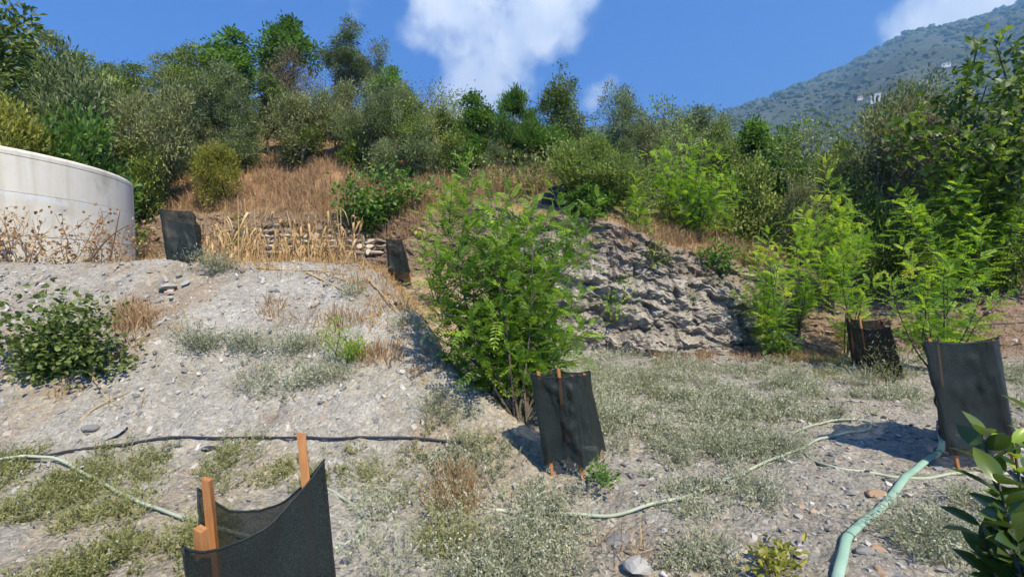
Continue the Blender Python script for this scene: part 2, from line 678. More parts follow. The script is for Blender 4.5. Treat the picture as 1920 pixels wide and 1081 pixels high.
M['ground'] = ground_mat()
M['stone'] = var_mat('shale_stone', [(0, (.13, .13, .13)), (.4, (.28, .275, .26)), (.75, (.40, .39, .36)), (.9, (.33, .22, .14)), (1, (.48, .465, .43))])
M['rock'] = noise_mat('cliff_rock', [(.25, (.10, .10, .095)), (.5, (.29, .275, .25)), (.75, (.45, .43, .39))], 3.0, .9, .8, 14, stretch=(1, 1, 3.0))
M['wallstone'] = var_mat('wall_stone', [(0, (.22, .18, .14)), (.5, (.38, .33, .26)), (1, (.52, .47, .38))])
M['darkrock'] = noise_mat('dark_rock', [(.3, (.035, .03, .027)), (.7, (.12, .10, .085))], 4, .9, .8, 12)
M['wood'] = noise_mat('stake_wood', [(.3, (.30, .13, .045)), (.7, (.46, .22, .085))], 6, .7, .3, 60, stretch=(12, 12, 1))
M['bark'] = noise_mat('bark', [(.3, (.055, .042, .032)), (.7, (.16, .13, .10))], 9, .9, .6, 30, stretch=(1, 1, .3))
M['greybark'] = noise_mat('grey_bark', [(.3, (.10, .09, .075)), (.7, (.25, .22, .18))], 9, .9, .5, 30)
M['drybark'] = var_mat('dry_stem', [(0, (.13, .085, .05)), (.5, (.28, .20, .12)), (1, (.42, .33, .22))])
M['hose'] = noise_mat('pale_hose', [(.25, (.27, .31, .22)), (.5, (.33, .38, .28)), (.75, (.42, .46, .35))], 5, .5, .1, 40)
M['greenhose'] = noise_mat('green_hose', [(.25, (.20, .34, .26)), (.5, (.25, .40, .31)), (.75, (.32, .44, .36))], 4, .45, .15, 30)
M['blackpipe'] = noise_mat('black_pipe', [(.3, (.018, .018, .024)), (.7, (.04, .04, .05))], 8, .45, 0, 30, spec=.5)

M['olive'] = leaf_mat('olive_leaf', [(0, (.040, .060, .022)), (.5, (.108, .142, .055)), (1, (.225, .262, .130))], .16, 1.3)
M['mid'] = leaf_mat('mid_leaf', [(0, (.036, .056, .012)), (.5, (.110, .150, .030)), (1, (.22, .26, .058))], .22)
M['dark'] = leaf_mat('dark_leaf', [(0, (.034, .052, .014)), (.5, (.078, .108, .027)), (1, (.15, .185, .05))], .25)
M['green'] = leaf_mat('green_leaf', [(0, (.035, .075, .014)), (.5, (.075, .145, .025)), (1, (.14, .23, .05))], .32)
M['yellow'] = leaf_mat('yellow_leaf', [(0, (.09, .11, .018)), (.5, (.21, .215, .035)), (1, (.38, .34, .06))], .3)
M['scrub'] = leaf_mat('scrub_leaf', [(0, (.052, .064, .024)), (.5, (.135, .152, .058)), (1, (.25, .26, .115))], .16)
M['brown'] = leaf_mat('brown_leaf', [(0, (.10, .082, .045)), (.5, (.18, .15, .085)), (1, (.27, .235, .14))], .2)
M['locust'] = leaf_mat('locust_leaflet', [(0, (.048, .100, .012)), (.5, (.115, .195, .020)), (.85, (.215, .31, .03)), (1, (.34, .32, .04))], .38, 1.6, .45, .4, .2)
M['locustb'] = leaf_mat('bright_locust_leaflet', [(0, (.070, .150, .014)), (.5, (.16, .26, .024)), (.85, (.27, .37, .04)), (1, (.38, .37, .05))], .38, 1.6, .45, .4, .2)
M['broom'] = leaf_mat('broom_leaf', [(0, (.075, .115, .025)), (.5, (.14, .185, .05)), (1, (.24, .28, .10))], .3)
M['fig'] = leaf_mat('fig_leaf', [(0, (.040, .075, .014)), (.5, (.075, .12, .024)), (1, (.17, .21, .04))], .32, 1.5, .42, .3)
M['citrus'] = leaf_mat('citrus_leaf', [(0, (.030, .060, .012)), (.5, (.055, .095, .018)), (1, (.10, .15, .03))], .22, 1.6, .3, .55)
M['citrusnew'] = leaf_mat('citrus_new_leaf', [(0, (.20, .32, .03)), (1, (.32, .45, .05))], .35, 1.5, .35, .5)
M['sage'] = leaf_mat('sage_weed', [(0, (.15, .17, .10)), (.5, (.315, .335, .225)), (1, (.49, .50, .39))], .25, 1.1)
M['weed'] = leaf_mat('green_weed', [(0, (.12, .14, .045)), (.5, (.24, .255, .098)), (1, (.38, .37, .18))], .28, 1.2)
M['flower'] = leaf_mat('white_flower', [(0, (.40, .41, .33)), (1, (.66, .66, .57))], .3, 1.0)
M['straw'] = leaf_mat('straw', [(0, (.24, .13, .055)), (.5, (.44, .28, .125)), (1, (.62, .46, .24))], .22, 1.1)
M['rust'] = leaf_mat('rusty_grass', [(0, (.20, .115, .06)), (.5, (.345, .22, .118)), (1, (.50, .365, .205))], .22, 1.1)
M['dryleaf'] = leaf_mat('dry_leaf', [(0, (.17, .085, .04)), (.5, (.36, .20, .09)), (1, (.55, .38, .19))], .25, 1.2)
M['far'] = leaf_mat('far_forest', [(0, (.040, .054, .028)), (.5, (.060, .078, .040)), (1, (.09, .105, .058))], .05, 1.0, .9, .05)

# ------------------------------------------------------------------ ground
def build_ground():
    NA, N1, N2, N3 = 520, 300, 95, 110
    u = np.linspace(-1, 1, NA)
    a = 1.12 * u + 0.45 * u ** 5
    yf = np.full(NA, 9.0)
    for _ in range(30):
        yf = 0.5 * yf + 0.5 * foot(a * (yf + 2))
    Wc = np.interp(a * (yf + 2), FX, BW)
    t1 = np.linspace(0, 1, N1)
    Y1 = -2 + 0.8 * ((yf[None] + 2) / 0.8) ** t1[:, None]
    t2 = np.linspace(0, 1, N2 + 1)[1:]
    Y2 = yf[None] + Wc[None] * t2[:, None] * 1.05
    t3 = np.linspace(0, 1, N3 + 1)[1:]
    Y3 = -2 + (Y2[-1] + 2)[None] * (112.0 / (Y2[-1] + 2)[None]) ** t3[:, None]
    Y = np.concatenate([Y1, Y2, Y3])
    X = a[None] * (Y + 2)
    Z = H(X, Y)
    # finer relief: clods and flakes nearby, ragged strata on the bank
    near = sstep(11, 3, Y)
    Z = Z + near * (0.018 * fbm(X * 11, Y * 11, 0, 3, 71) + 0.010 * np.abs(fbm(X * 30, Y * 30, 0, 2, 72)))
    slope = sstep(4.0, 4.8, Y) * sstep(7.2, 6.4, Y) * sstep(-.3, -1.2, X)
    rill = (1 - np.abs(vnoise(X * 1.7 + .25 * Y, Y * .25, 0, 171))) ** 7 + .6 * (1 - np.abs(vnoise(X * 4.1 + .3 * Y, Y * .5, 0, 172))) ** 8
    Z = Z - slope * .055 * rill
    f = foot(X)
    Wg = np.interp(X, FX, BW)
    tt = (Y - f) / Wg
    bank = sstep(-0.05, .12, tt) * sstep(1.35, .9, tt)
    rocky = bank * sstep(-0.6, 0.6, X) * sstep(6.5, 4.5, X)
    strata = fbm(X * 1.6 + 0.5 * Z, Z * 3.4 + 0.4 * X, Y * .6, 4, 81, .6)
    blocks = np.abs(fbm(X * 3.3, Z * 5.5, Y, 3, 83, .6))
    gul = vnoise(X * 2.2, 0.3 * Z, 0, 85)
    gritty = np.abs(fbm(X * 9, Z * 13, Y * 3, 3, 84, .6))
    tex = np.abs(fbm(X * 16, Z * 22, Y * 5, 2, 86, .6))
    ph = Z * 3.1 + 0.55 * X + 1.1 * fbm(X * 1.1, Z * .8, Y, 3, 121)
    led = (ph - np.floor(ph)) * (.5 + .5 * vnoise(X * 1.3, np.floor(ph), 0, 122))
    crack = (1 - np.abs(fbm(X * 2.6 + .25 * Z, Z * .5, 0, 2, 123))) ** 8
    wx = X + .12 * fbm(X * 3, Z * 3, Y, 2, 131)
    wz = Z + .10 * fbm(X * 3, Z * 3, Y, 2, 132)
    c1, e1 = cells(wx * 2.4, wz * 3.6 + .5 * X, 141)
    c2, e2 = cells(wx * 6.5, wz * 10.0, 151)
    c3, e3 = cells(wx * 15, wz * 21, 161)
    dy = rocky * (0.14 * strata + 0.10 * gul + .06 * c1 + .045 * c2 + .045 * c3 + .05 * led - .07 * crack - .03 * sstep(.10, 0, e1)) + bank * (1 - rocky) * (0.10 * strata + .07 * c2)
    Y = Y - dy
    Z = Z + rocky * (0.03 * fbm(X * 4, Y * 4, Z * 4, 3, 87) + .03 * (c1 - .5) + .015 * (c2 - .5)) + bank * 0.04 * fbm(X * 6, Y * 6, Z * 6, 3, 88)
    # colours of soils and rock, darker in rills, recesses, block edges and cracks
    c = np.zeros(X.shape + (3,))
    grey = np.array([.352, .337, .292])
    tan = np.array([.36, .285, .19])
    straw = np.array([.34, .215, .11])
    soil = np.array([.19, .135, .092])
    rock = np.array([.325, .298, .25])
    reddirt = np.array([.25, .175, .125])
    c[:] = grey

    def lay(col, mask):
        c[:] = c * (1 - mask[..., None]) + col * mask[..., None]
    n1 = fbm(X * .9, Y * .9, 0, 4, 91)
    n2 = fbm(X * 3.0, Y * 3.0, 0, 3, 92)
    lay(tan, 0.40 * sstep(.25, .8, n1 + .4 * n2))
    lay(np.array([.42, .41, .38]), 0.5 * sstep(.2, .8, -n1 + .5 * n2) * sstep(-0.2, -1.5, X))
    lay(np.array([.30, .275, .235]), .45 * sstep(0.6, 2.0, X))
    lay(np.array([.25, .215, .17]), .5 * slope * np.clip(rill, 0, 1))
    lay(np.array([.31, .235, .16]), .55 * sstep(.35, .9, fbm(X * 1.5, Y * 1.5, 0, 4, 173)) * sstep(1.0, -1.0, X))
    s = -0.95 * X - 0.3 * Y + 1.42
    lay(tan, .85 * sstep(7.2, 8.0, Y + .3 * n1) * sstep(-1, 0, -X - 0.3))
    lay(np.array([.37, .27, .155]), .8 * sstep(5.6, 7.0, Y) * sstep(0.35, -0.1, np.abs(s - .35) - .5) * sstep(.6, -.6, X))
    lay(soil, bank * (1 - rocky) * .8)
    lay(rock, rocky)
    lay(np.array([.44, .41, .35]), rocky * .8 * sstep(.25, .85, .5 * strata + .45 * c1 + .35 * c2))
    lay(np.array([.15, .12, .09]), rocky * .75 * sstep(.07, .0, np.minimum(e1, e2 * 1.4)))
    lay(np.array([.17, .15, .125]), rocky * .6 * sstep(.3, .9, -strata))
    lay(np.array([.12, .10, .085]), rocky * .7 * crack)
    lay(np.array([.25, .205, .155]), rocky * .85 * sstep(.50, .85, tt + .2 * n1))
    top = sstep(.95, 1.3, tt + .08 * n2)
    lay(straw, top)
    lay(soil, top * .8 * sstep(.1, .7, n1))
    lay(reddirt, sstep(4.6, 6.0, X) * sstep(-.3, .3, tt) * .85)
    lay(soil, sstep(4.6, 6.5, X) * sstep(.2, .9, tt) * .5)
    lay(np.array([.11, .10, .055]), sstep(18, 26, Y) * .8)
    V = np.stack([X, Y, Z], -1).reshape(-1, 3)
    nr = Y.shape[0]
    i = (np.arange(nr - 1)[:, None] * NA + np.arange(NA - 1)[None, :])
    F = np.stack([i, i + 1, i + NA + 1, i + NA], -1).reshape(-1, 4)
    me = make_mesh('ground', V, [(F, 0)], M['ground'], True, None, c.reshape(-1, 3))
    sharp = (bank[:-1, :-1] > .3).ravel()
    me.polygons.foreach_set('use_smooth', ~sharp)
    o = link('ground', me)
    tag(o, kind='structure')
    return o


ground = build_ground()


def rock_mesh(name, seed, mat, sub=2, flat=.6, rough=.28, var=.5):
    """a worn, angular stone of about unit size"""
    import bmesh
    bm = bmesh.new()
    bmesh.ops.create_icosphere(bm, subdivisions=sub, radius=.5)
    V = np.array([v.co[:] for v in bm.verts])
    F = np.array([[v.index for v in f.verts] for f in bm.faces])
    bm.free()
    r = random.Random(seed)
    # cut the ball with planes: flat facets and sharp edges
    for k in range(9):
        nrm = np.array([r.gauss(0, 1), r.gauss(0, 1), r.gauss(0, 1)])
        nrm /= np.linalg.norm(nrm)
        d = r.uniform(.26, .42)
        h = V @ nrm - d
        V = V - np.maximum(h, 0)[:, None] * nrm
    V = V * (1 + rough * .35 * fbm(V[:, 0] * 3 + seed, V[:, 1] * 3, V[:, 2] * 3, 3, seed))[:, None]
    V[:, 2] *= flat
    return make_mesh(name, V, [(F, 0)], mat, False, np.full(len(V), var))


rs = random.Random(5)
STONE = [rock_mesh('stone', 100 + k, M['stone'], 1 if k % 2 else 2, rs.uniform(.3, .6), .3, [.2, .45, .6, .75, .9, .98, .5, .7][k]) for k in range(8)]
WSTONE = [rock_mesh('wall_stone', 200 + k, M['wallstone'], 2, rs.uniform(.5, .75), .2, rs.random()) for k in range(8)]
ROCK = [rock_mesh('rock', 300 + k, M['rock'], 2, rs.uniform(.45, .8), .35) for k in range(6)]


def scatter_stones():
    rng = np.random.default_rng(3)
    # single stones big enough to pick out: (px, py, size in m)
    big = [(215, 815, .16), (170, 805, .13), (395, 842, .17), (440, 862, .12), (610, 760, .06), (330, 815, .10), (315, 540, .22), (347, 533, .11), (335, 520, .07),
           (515, 546, .13), (280, 512, .10), (420, 560, .06), (1195, 1066, .17), (1010, 1050, .08), (1290, 960, .06), (1345, 1000, .05), (1230, 905, .05),
           (1420, 960, .05), (1342, 985, .06), (1370, 1040, .08), (1500, 1040, .10), (1640, 1030, .07), (1600, 1010, .05), (1620, 1035, .10), (1650, 1075, .07),
           (1600, 925, .11), (1640, 930, .13), (1700, 930, .08), (1660, 980, .06), (1800, 925, .05), (1640, 798, .09), (1690, 800, .05), (1560, 950, .05), (1210, 940, .06),
           (90, 650, .09), (120, 560, .08), (100, 520, .07), (60, 830, .06), (40, 720, .05), (480, 720, .05), (560, 560, .06), (600, 700, .05), (720, 760, .05), (700, 640, .06),
           (745, 790, .06), (840, 775, .06), (640, 870, .05), (700, 900, .06), (740, 960, .05), (690, 850, .045), (760, 870, .05), (1160, 1015, .12), (1130, 1030, .06), (1440, 1010, .05),
           (1480, 760, .06), (1710, 770, .06), (1250, 672, .10), (1330, 668, .12), (1180, 668, .10), (1130, 660, .12), (1400, 680, .08), (1500, 640, .12), (1560, 600, .15), (1870, 690, .12), (1900, 640, .15),
           (1890, 560, .25), (1850, 590, .15), (1560, 545, .16), (1520, 580, .12)]
    for px, py, sz in big:
        p = gnd(px, py)
        o = link('stone', STONE[rng.integers(8)], ground, (p.x, p.y, p.z + sz * .08))
        s = sz * rng.uniform(.9, 1.2)
        o.scale = (s * rng.uniform(1, 1.5), s * rng.uniform(.8, 1.1), s * rng.uniform(.7, 1.1))
        o.rotation_euler = (rng.normal(0, .25), rng.normal(0, .25), rng.uniform(0, 6.3))
    # blocks standing out of the cut bank
    for k in range(40):
        px = rng.uniform(1100, 1440)
        py = rng.uniform(445, 665)
        p = gnd(px, py)
        s = rng.uniform(.06, .2)
        o = link('rock', ROCK[rng.integers(6)], ground, (p.x, p.y + s * .12, p.z))
        o.scale = (s * rng.uniform(1, 1.6), s, s * rng.uniform(.6, 1))
        o.rotation_euler = (rng.normal(0, .2), rng.normal(0, .2), rng.uniform(0, 6.3))
    for k in range(34):
        px = rng.uniform(1460, 1900)
        py = rng.uniform(520, 625)
        p = gnd(px, py)
        s = rng.uniform(.07, .22)
        o = link('rock', ROCK[rng.integers(6)], ground, (p.x, p.y + s * .1, p.z))
        o.scale = (s * rng.uniform(1, 1.6), s, s * rng.uniform(.5, .9))
        o.rotation_euler = (rng.normal(0, .2), rng.normal(0, .2), rng.uniform(0, 6.3))
    # gravel nobody could count: flakes over plot and mound
    n = 32000
    y = -2 + 3.2 * (11.2 / 3.2) ** rng.uniform(0, 1, n)
    a = rng.uniform(-1.05, 1.05, n)
    x = a * (y + 2)
    keep = (y < foot(x) - .05) & ~((y > 7.2) & (x < -1.5))
    keep &= rng.uniform(0, 1, n) < (.35 + .65 * sstep(-.4, .5, fbm(x * 1.3, y * 1.3, 0, 3, 15)))
    x, y = x[keep], y[keep]
    n = len(x)
    s = (0.007 + 0.030 * rng.uniform(0, 1, n) ** 3) * (0.6 + .12 * y)
    # each flake: a squat irregular box of 8 corners
    cube = np.array([(-1, -1, -1), (1, -1, -1), (1, 1, -1), (-1, 1, -1), (-1, -1, 1), (1, -1, 1), (1, 1, 1), (-1, 1, 1)], float) * .5
    cf = np.array([(4, 5, 6, 7), (0, 1, 5, 4), (1, 2, 6, 5), (2, 3, 7, 6), (3, 0, 4, 7)])
    C = cube[None] * np.stack([s * rng.uniform(.8, 1.9, n), s * rng.uniform(.7, 1.2, n), s * rng.uniform(.25, .6, n)], -1)[:, None]
    C = C * rng.uniform(.55, 1.15, (n, 8, 1))
    th = rng.uniform(0, 6.3, n)
    ct, st = np.cos(th)[:, None], np.sin(th)[:, None]
    tx, ty = rng.normal(0, .3, n)[:, None], rng.normal(0, .3, n)[:, None]
    cx = C[..., 0] * ct - C[..., 1] * st
    cy = C[..., 0] * st + C[..., 1] * ct
    cz = C[..., 2] + tx * cx + ty * cy
    e = .03
    gx = (H(x + e, y) - H(x - e, y)) / (2 * e)
    gy = (H(x, y + e) - H(x, y - e)) / (2 * e)
    cz = cz + gx[:, None] * cx + gy[:, None] * cy
    z = H(x, y) + sstep(11, 3, y) * 0.018 * fbm(x * 11, y * 11, 0, 3, 71)
    V = np.stack([x[:, None] + cx, y[:, None] + cy, z[:, None] + cz + .25 * s[:, None]], -1)
    F = cf[None] + (np.arange(n) * 8)[:, None, None]
    var = rng.uniform(.05, .86, n)
    var[rng.uniform(0, 1, n) < .06] = .92
    var[rng.uniform(0, 1, n) < .04] = 1.0
    me = make_mesh('gravel', V.reshape(-1, 3), [(F.reshape(-1, 4), 0)], M['stone'], False, np.repeat(var, 8))
    tag(link('gravel', me), 'loose grey shale flakes strewn over the plot and mound', 'gravel', kind='stuff')


scatter_stones()


# ------------------------------------------------------------------ mountain, houses, haze
RX = [900, 1150, 1340, 1400, 1500, 1580, 1640, 1690, 1720, 1800, 1860, 1920, 2100, 2500, 3200]
RY = [262, 242, 222, 200, 168, 134, 102, 74, 66, 52, 32, 14, -40, -120, -200]


def mtn(px, t):
    """the mountain's flank: column px, t = 0 valley .. 1 ridge"""
    px = np.asarray(px, float)
    t = np.asarray(t, float)
    yr = np.interp(px, [900, 1340, 1920, 3200], [1500, 1450, 1150, 900])
    Y = 108 * (yr / 108) ** t
    ry = np.interp(px, RX, RY)
    py = 620 + (ry - 620) * np.sin(np.clip(t, 0, 1) * math.pi / 2) ** .8
    X = (px - 960) / FPX * Y
    Z = EYE + Y * (510 - py) / FPX
    wob = np.sin(np.clip(t, 0, 1) * math.pi) ** .6
    Z = Z + Y * 0.040 * wob * (.5 - np.abs(fbm(X / 210, Y / 260, 0, 4, 201))) + Y * 0.0045 * fbm(X / 30, Y / 30, 0, 3, 207)
    return X, Y, Z


def build_mountain():
    px = np.linspace(900, 3200, 360)
    t = np.linspace(0, 1, 150)
    X, Y, Z = mtn(px[None] + 0 * t[:, None], t[:, None] + 0 * px[None])
    # the far side falls away behind the ridge
    for k in range(1, 5):
        X = np.vstack([X, X[149:150] * (1 + .12 * k)])
        Y = np.vstack([Y, Y[149:150] * (1 + .12 * k)])
        Z = np.vstack([Z, Z[149:150] - 90 * k])
    nr, nc = X.shape
    i = (np.arange(nr - 1)[:, None] * nc + np.arange(nc - 1)[None, :])
    F = np.stack([i, i + 1, i + nc + 1, i + nc], -1).reshape(-1, 4)
    m, nt, out = new_mat('mountain_scrub')
    tc = N(nt, 'ShaderNodeTexCoord')
    n1 = noise_node(nt, .012, 9, .62, tc.outputs['Object'])
    r = ramp(nt, n1.outputs['Fac'], [(.32, (.040, .054, .026)), (.56, (.048, .060, .032)), (.68, (.075, .08, .047)), (.78, (.22, .21, .19))])
    p = N(nt, 'ShaderNodeBsdfPrincipled')
    p.inputs['Roughness'].default_value = .95
    nt.links.new(r.outputs[0], p.inputs['Base Color'])
    n2 = noise_node(nt, .08, 6, .65, tc.outputs['Object'])
    b = N(nt, 'ShaderNodeBump')
    b.inputs['Distance'].default_value = 6
    nt.links.new(n2.outputs['Fac'], b.inputs['Height'])
    nt.links.new(b.outputs[0], p.inputs['Normal'])
    nt.links.new(p.outputs[0], out.inputs['Surface'])
    o = link('mountain', make_mesh('mountain', np.stack([X, Y, Z], -1).reshape(-1, 3), [(F, 0)], m, True))
    tag(o, kind='structure')
    # the wood on the flank
    rng = np.random.default_rng(8)
    n = 13500
    px = rng.uniform(1150, 2300, n)
    tt = rng.uniform(.12, 1.0, n) ** .75
    X, Y, Z = mtn(px, tt)
    dens = fbm(X / 90, Y / 90, 0, 4, 211)
    keep = rng.uniform(0, 1, n) < .3 + .7 * sstep(-.35, .25, dens)
    # bare ground along the terraces and cliffs
    keep &= ~((np.abs(px - 1700) < 60) & (np.abs(tt - .80) < .025))
    X, Y, Z = X[keep], Y[keep], Z[keep]
    n = len(X)
    import bmesh
    bm = bmesh.new()
    bmesh.ops.create_icosphere(bm, subdivisions=1, radius=1)
    B = np.array([v.co[:] for v in bm.verts])
    BF = np.array([[v.index for v in f.verts] for f in bm.faces])
    bm.free()
    s = Y * (.0022 + .0052 * rng.uniform(0, 1, n) ** 2)
    V = B[None] * rng.uniform(.6, 1.3, (n, len(B), 1)) * np.stack([s * 1.2, s, s * rng.uniform(.7, 1.15, n)], -1)[:, None]
    V = V + np.stack([X, Y, Z + s * .3], -1)[:, None]
    F = BF[None] + (np.arange(n) * len(B))[:, None, None]
    var = np.repeat(np.clip(.5 + .3 * fbm(X / 120, Y / 120, 0, 3, 219) + rng.normal(0, .18, n), 0, 1), len(B))
    me = make_mesh('forest', V.reshape(-1, 3), [(F.reshape(-1, 3), 0)], M['far'], True, var)
    tag(link('forest', me), 'distant green wood covering the hazy mountain flank', 'forest', kind='stuff')


build_mountain()
M['plaster'] = noise_mat('white_plaster', [(.3, (.62, .60, .56)), (.7, (.74, .72, .68))], .4, .8)
M['tileroof'] = noise_mat('clay_roof', [(.3, (.34, .17, .10)), (.7, (.46, .25, .15))], .5, .9)
M['window'] = noise_mat('dark_window', [(.3, (.03, .035, .04)), (.7, (.06, .065, .07))], 1, .2, spec=.6)


def box(mb, c, s, var=.5):
    V = np.array([(x, y, z) for x in (-.5, .5) for y in (-.5, .5) for z in (-.5, .5)]) * np.array(s) + np.array(c)
    mb.add(V, np.array([(0, 1, 3, 2), (4, 6, 7, 5), (0, 4, 5, 1), (2, 3, 7, 6), (0, 2, 6, 4), (1, 5, 7, 3)]), var)


def house(px, py, wpx, hpx, label, flat=True):
    # find the flank under this pixel
    t = np.linspace(.1, 1, 800)
    X, Y, Z = mtn(np.full(800, float(px)), t)
    d = px_dir(px, py + hpx)
    i = int(np.argmin(np.abs((Z - EYE) / Y - d.z / d.y)))
    k = Y[i] / FPX
    wd, ht = wpx * k, hpx * k
    o = thing('mountain_house', label, 'house', (X[i], Y[i], Z[i] - ht * .25), rad(-28), 'houses scattered over the far mountain')
    mb = MB()
    box(mb, (0, 0, ht * .6), (wd, wd * .8, ht * 1.3))
    wl = link('wall', mb.mesh('wall', M['plaster']), o)
    mb = MB()
    if flat:
        box(mb, (0, 0, ht * 1.28), (wd * 1.06, wd * .86, ht * .1))
        link('roof', mb.mesh('roof', M['plaster']), o)
    else:
        a, b, h0, h1 = wd * .56, wd * .46, ht * 1.255, ht * 1.75
        mb.add([(-a, -b, h0), (a, -b, h0), (a, b, h0), (-a, b, h0), (-a * .6, 0, h1), (a * .6, 0, h1)],
               np.array([(0, 1, 5, 4), (2, 3, 4, 5), (0, 3, 2, 1)]))
        mb.f.append((np.array([(1, 2, 5), (3, 0, 4)]), 0))
        link('roof', mb.mesh('roof', M['tileroof']), o)
    for x in (-.25, .25):
        mb = MB()
        box(mb, (wd * x, -wd * .4, ht * .85), (wd * .16, wd * .03, ht * .35))
        link('window', mb.mesh('window', M['window']), wl)


house(1632, 178, 15, 13, 'white flat-roofed house alone among the trees on the mountain')
house(1462, 255, 9, 5, 'tiny pale house low on the mountain flank with clay roof', False)
house(1604, 183, 8, 5, 'small tiled house just beside the white house on the mountain', False)
house(1760, 121, 13, 6, 'pale house high on the mountain beside the rocky terraces')
house(1718, 152, 8, 5, 'small pale house below the rocky terraces on the mountain')
house(1382, 222, 5, 3, 'tiny white house near the low end of the mountain ridge')


def build_haze():
    m = bpy.data.materials.new('haze_air')
    m.use_nodes = True
    nt = m.node_tree
    nt.nodes.clear()
    out = N(nt, 'ShaderNodeOutputMaterial')
    pv = N(nt, 'ShaderNodeVolumePrincipled')
    pv.inputs['Color'].default_value = (.28, .60, 1.0, 1)
    pv.inputs['Density'].default_value = HAZE
    pv.inputs['Anisotropy'].default_value = 0.2
    nt.links.new(pv.outputs[0], out.inputs['Volume'])
    mb = MB()
    dg = [o for o in bpy.data.objects if o.name in ('mountain', 'ground')]
    zs = []
    for o in dg:
        v = np.empty(len(o.data.vertices) * 3, np.float32)
        o.data.vertices.foreach_get('co', v)
        zs += [v[2::3].min(), v[2::3].max()]
    z0, z1 = min(zs) - 1.0, max(zs) + 14
    box(mb, (1000, 850, (z0 + z1) / 2), (6800, 2700, z1 - z0))
    o = link('haze', mb.mesh('haze', m))
    tag(o, 'thin blue summer haze in the air before the mountain', 'haze', kind='stuff')


HAZE = 0.00052
build_haze()


# ------------------------------------------------------------------ water tank
def tank_mat():
    m, nt, out = new_mat('tank_concrete')
    tc = N(nt, 'ShaderNodeTexCoord')
    v = tc.outputs['Object']
    n1 = noise_node(nt, 1.1, 7, .6, v)
    r = ramp(nt, n1.outputs['Fac'], [(.3, (.58, .545, .45)), (.5, (.72, .69, .59)), (.7, (.76, .735, .645))])
    # run-off streaks, narrow and tall
    mp = N(nt, 'ShaderNodeMapping')
    mp.inputs['Scale'].default_value = (5, 5, .45)
    nt.links.new(v, mp.inputs['Vector'])
    n2 = noise_node(nt, 1.0, 5, .6, mp.outputs[0])
    r2 = ramp(nt, n2.outputs['Fac'], [(.36, (.70, .66, .60)), (.5, (1, 1, 1)), (1, (1.03, 1.03, 1.03))])
    mx = N(nt, 'ShaderNodeMix', data_type='RGBA', blend_type='MULTIPLY')
    mx.inputs[0].default_value = .45
    nt.links.new(r.outputs[0], mx.inputs[6])
    nt.links.new(r2.outputs[0], mx.inputs[7])
    # grey mould in patches
    n3 = noise_node(nt, .9, 8, .7, v)
    r3 = ramp(nt, n3.outputs['Fac'], [(.56, (0, 0, 0)), (.7, (1, 1, 1))])
    mould = N(nt, 'ShaderNodeMix', data_type='RGBA')
    mm = N(nt, 'ShaderNodeMath', operation='MULTIPLY')
    nt.links.new(r3.outputs[0], mm.inputs[0])
    mm.inputs[1].default_value = .75
    nt.links.new(mm.outputs[0], mould.inputs[0])
    nt.links.new(mx.outputs[2], mould.inputs[6])
    mould.inputs[7].default_value = (.36, .34, .29, 1)
    # white sealant smeared along the middle joint
    sp = N(nt, 'ShaderNodeSeparateXYZ')
    nt.links.new(v, sp.inputs[0])
    wob = noise_node(nt, 2.2, 6, .7, v)
    ad = N(nt, 'ShaderNodeMath', operation='MULTIPLY_ADD')
    nt.links.new(wob.outputs['Fac'], ad.inputs[0])
    ad.inputs[1].default_value = .34
    nt.links.new(sp.outputs[2], ad.inputs[2])
    sealed = None
    for zc, hw in ((2.90, .10), (2.24, .06)):
        df = N(nt, 'ShaderNodeMath', operation='SUBTRACT')
        nt.links.new(ad.outputs[0], df.inputs[0])
        df.inputs[1].default_value = zc + .17
        ab = N(nt, 'ShaderNodeMath', operation='ABSOLUTE')
        nt.links.new(df.outputs[0], ab.inputs[0])
        mr = N(nt, 'ShaderNodeMapRange', interpolation_type='SMOOTHSTEP')
        mr.inputs['From Min'].default_value = hw
        mr.inputs['From Max'].default_value = hw * .3
        nt.links.new(ab.outputs[0], mr.inputs['Value'])
        if sealed is None:
            sealed = mr.outputs[0]
        else:
            q = N(nt, 'ShaderNodeMath', operation='MAXIMUM')
            nt.links.new(sealed, q.inputs[0])
            nt.links.new(mr.outputs[0], q.inputs[1])
            sealed = q.outputs[0]
    n4 = noise_node(nt, 7, 5, .7, v)
    q = N(nt, 'ShaderNodeMath', operation='MULTIPLY')
    nt.links.new(sealed, q.inputs[0])
    r4 = ramp(nt, n4.outputs['Fac'], [(.42, (.0, .0, .0)), (.62, (.75, .75, .75))])
    nt.links.new(r4.outputs[0], q.inputs[1])
    fin = N(nt, 'ShaderNodeMix', data_type='RGBA')
    nt.links.new(q.outputs[0], fin.inputs[0])
    nt.links.new(mould.outputs[2], fin.inputs[6])
    fin.inputs[7].default_value = (.72, .75, .78, 1)
    p = N(nt, 'ShaderNodeBsdfPrincipled')
    p.inputs['Roughness'].default_value = .9
    nt.links.new(fin.outputs[2], p.inputs['Base Color'])
    nb = noise_node(nt, 18, 6, .7, v)
    b = N(nt, 'ShaderNodeBump')
    b.inputs['Strength'].default_value = .25
    b.inputs['Distance'].default_value = .02
    nt.links.new(nb.outputs['Fac'], b.inputs['Height'])
    nt.links.new(b.outputs[0], p.inputs['Normal'])
    nt.links.new(p.outputs[0], out.inputs['Surface'])
    return m


M['tank'] = tank_mat()


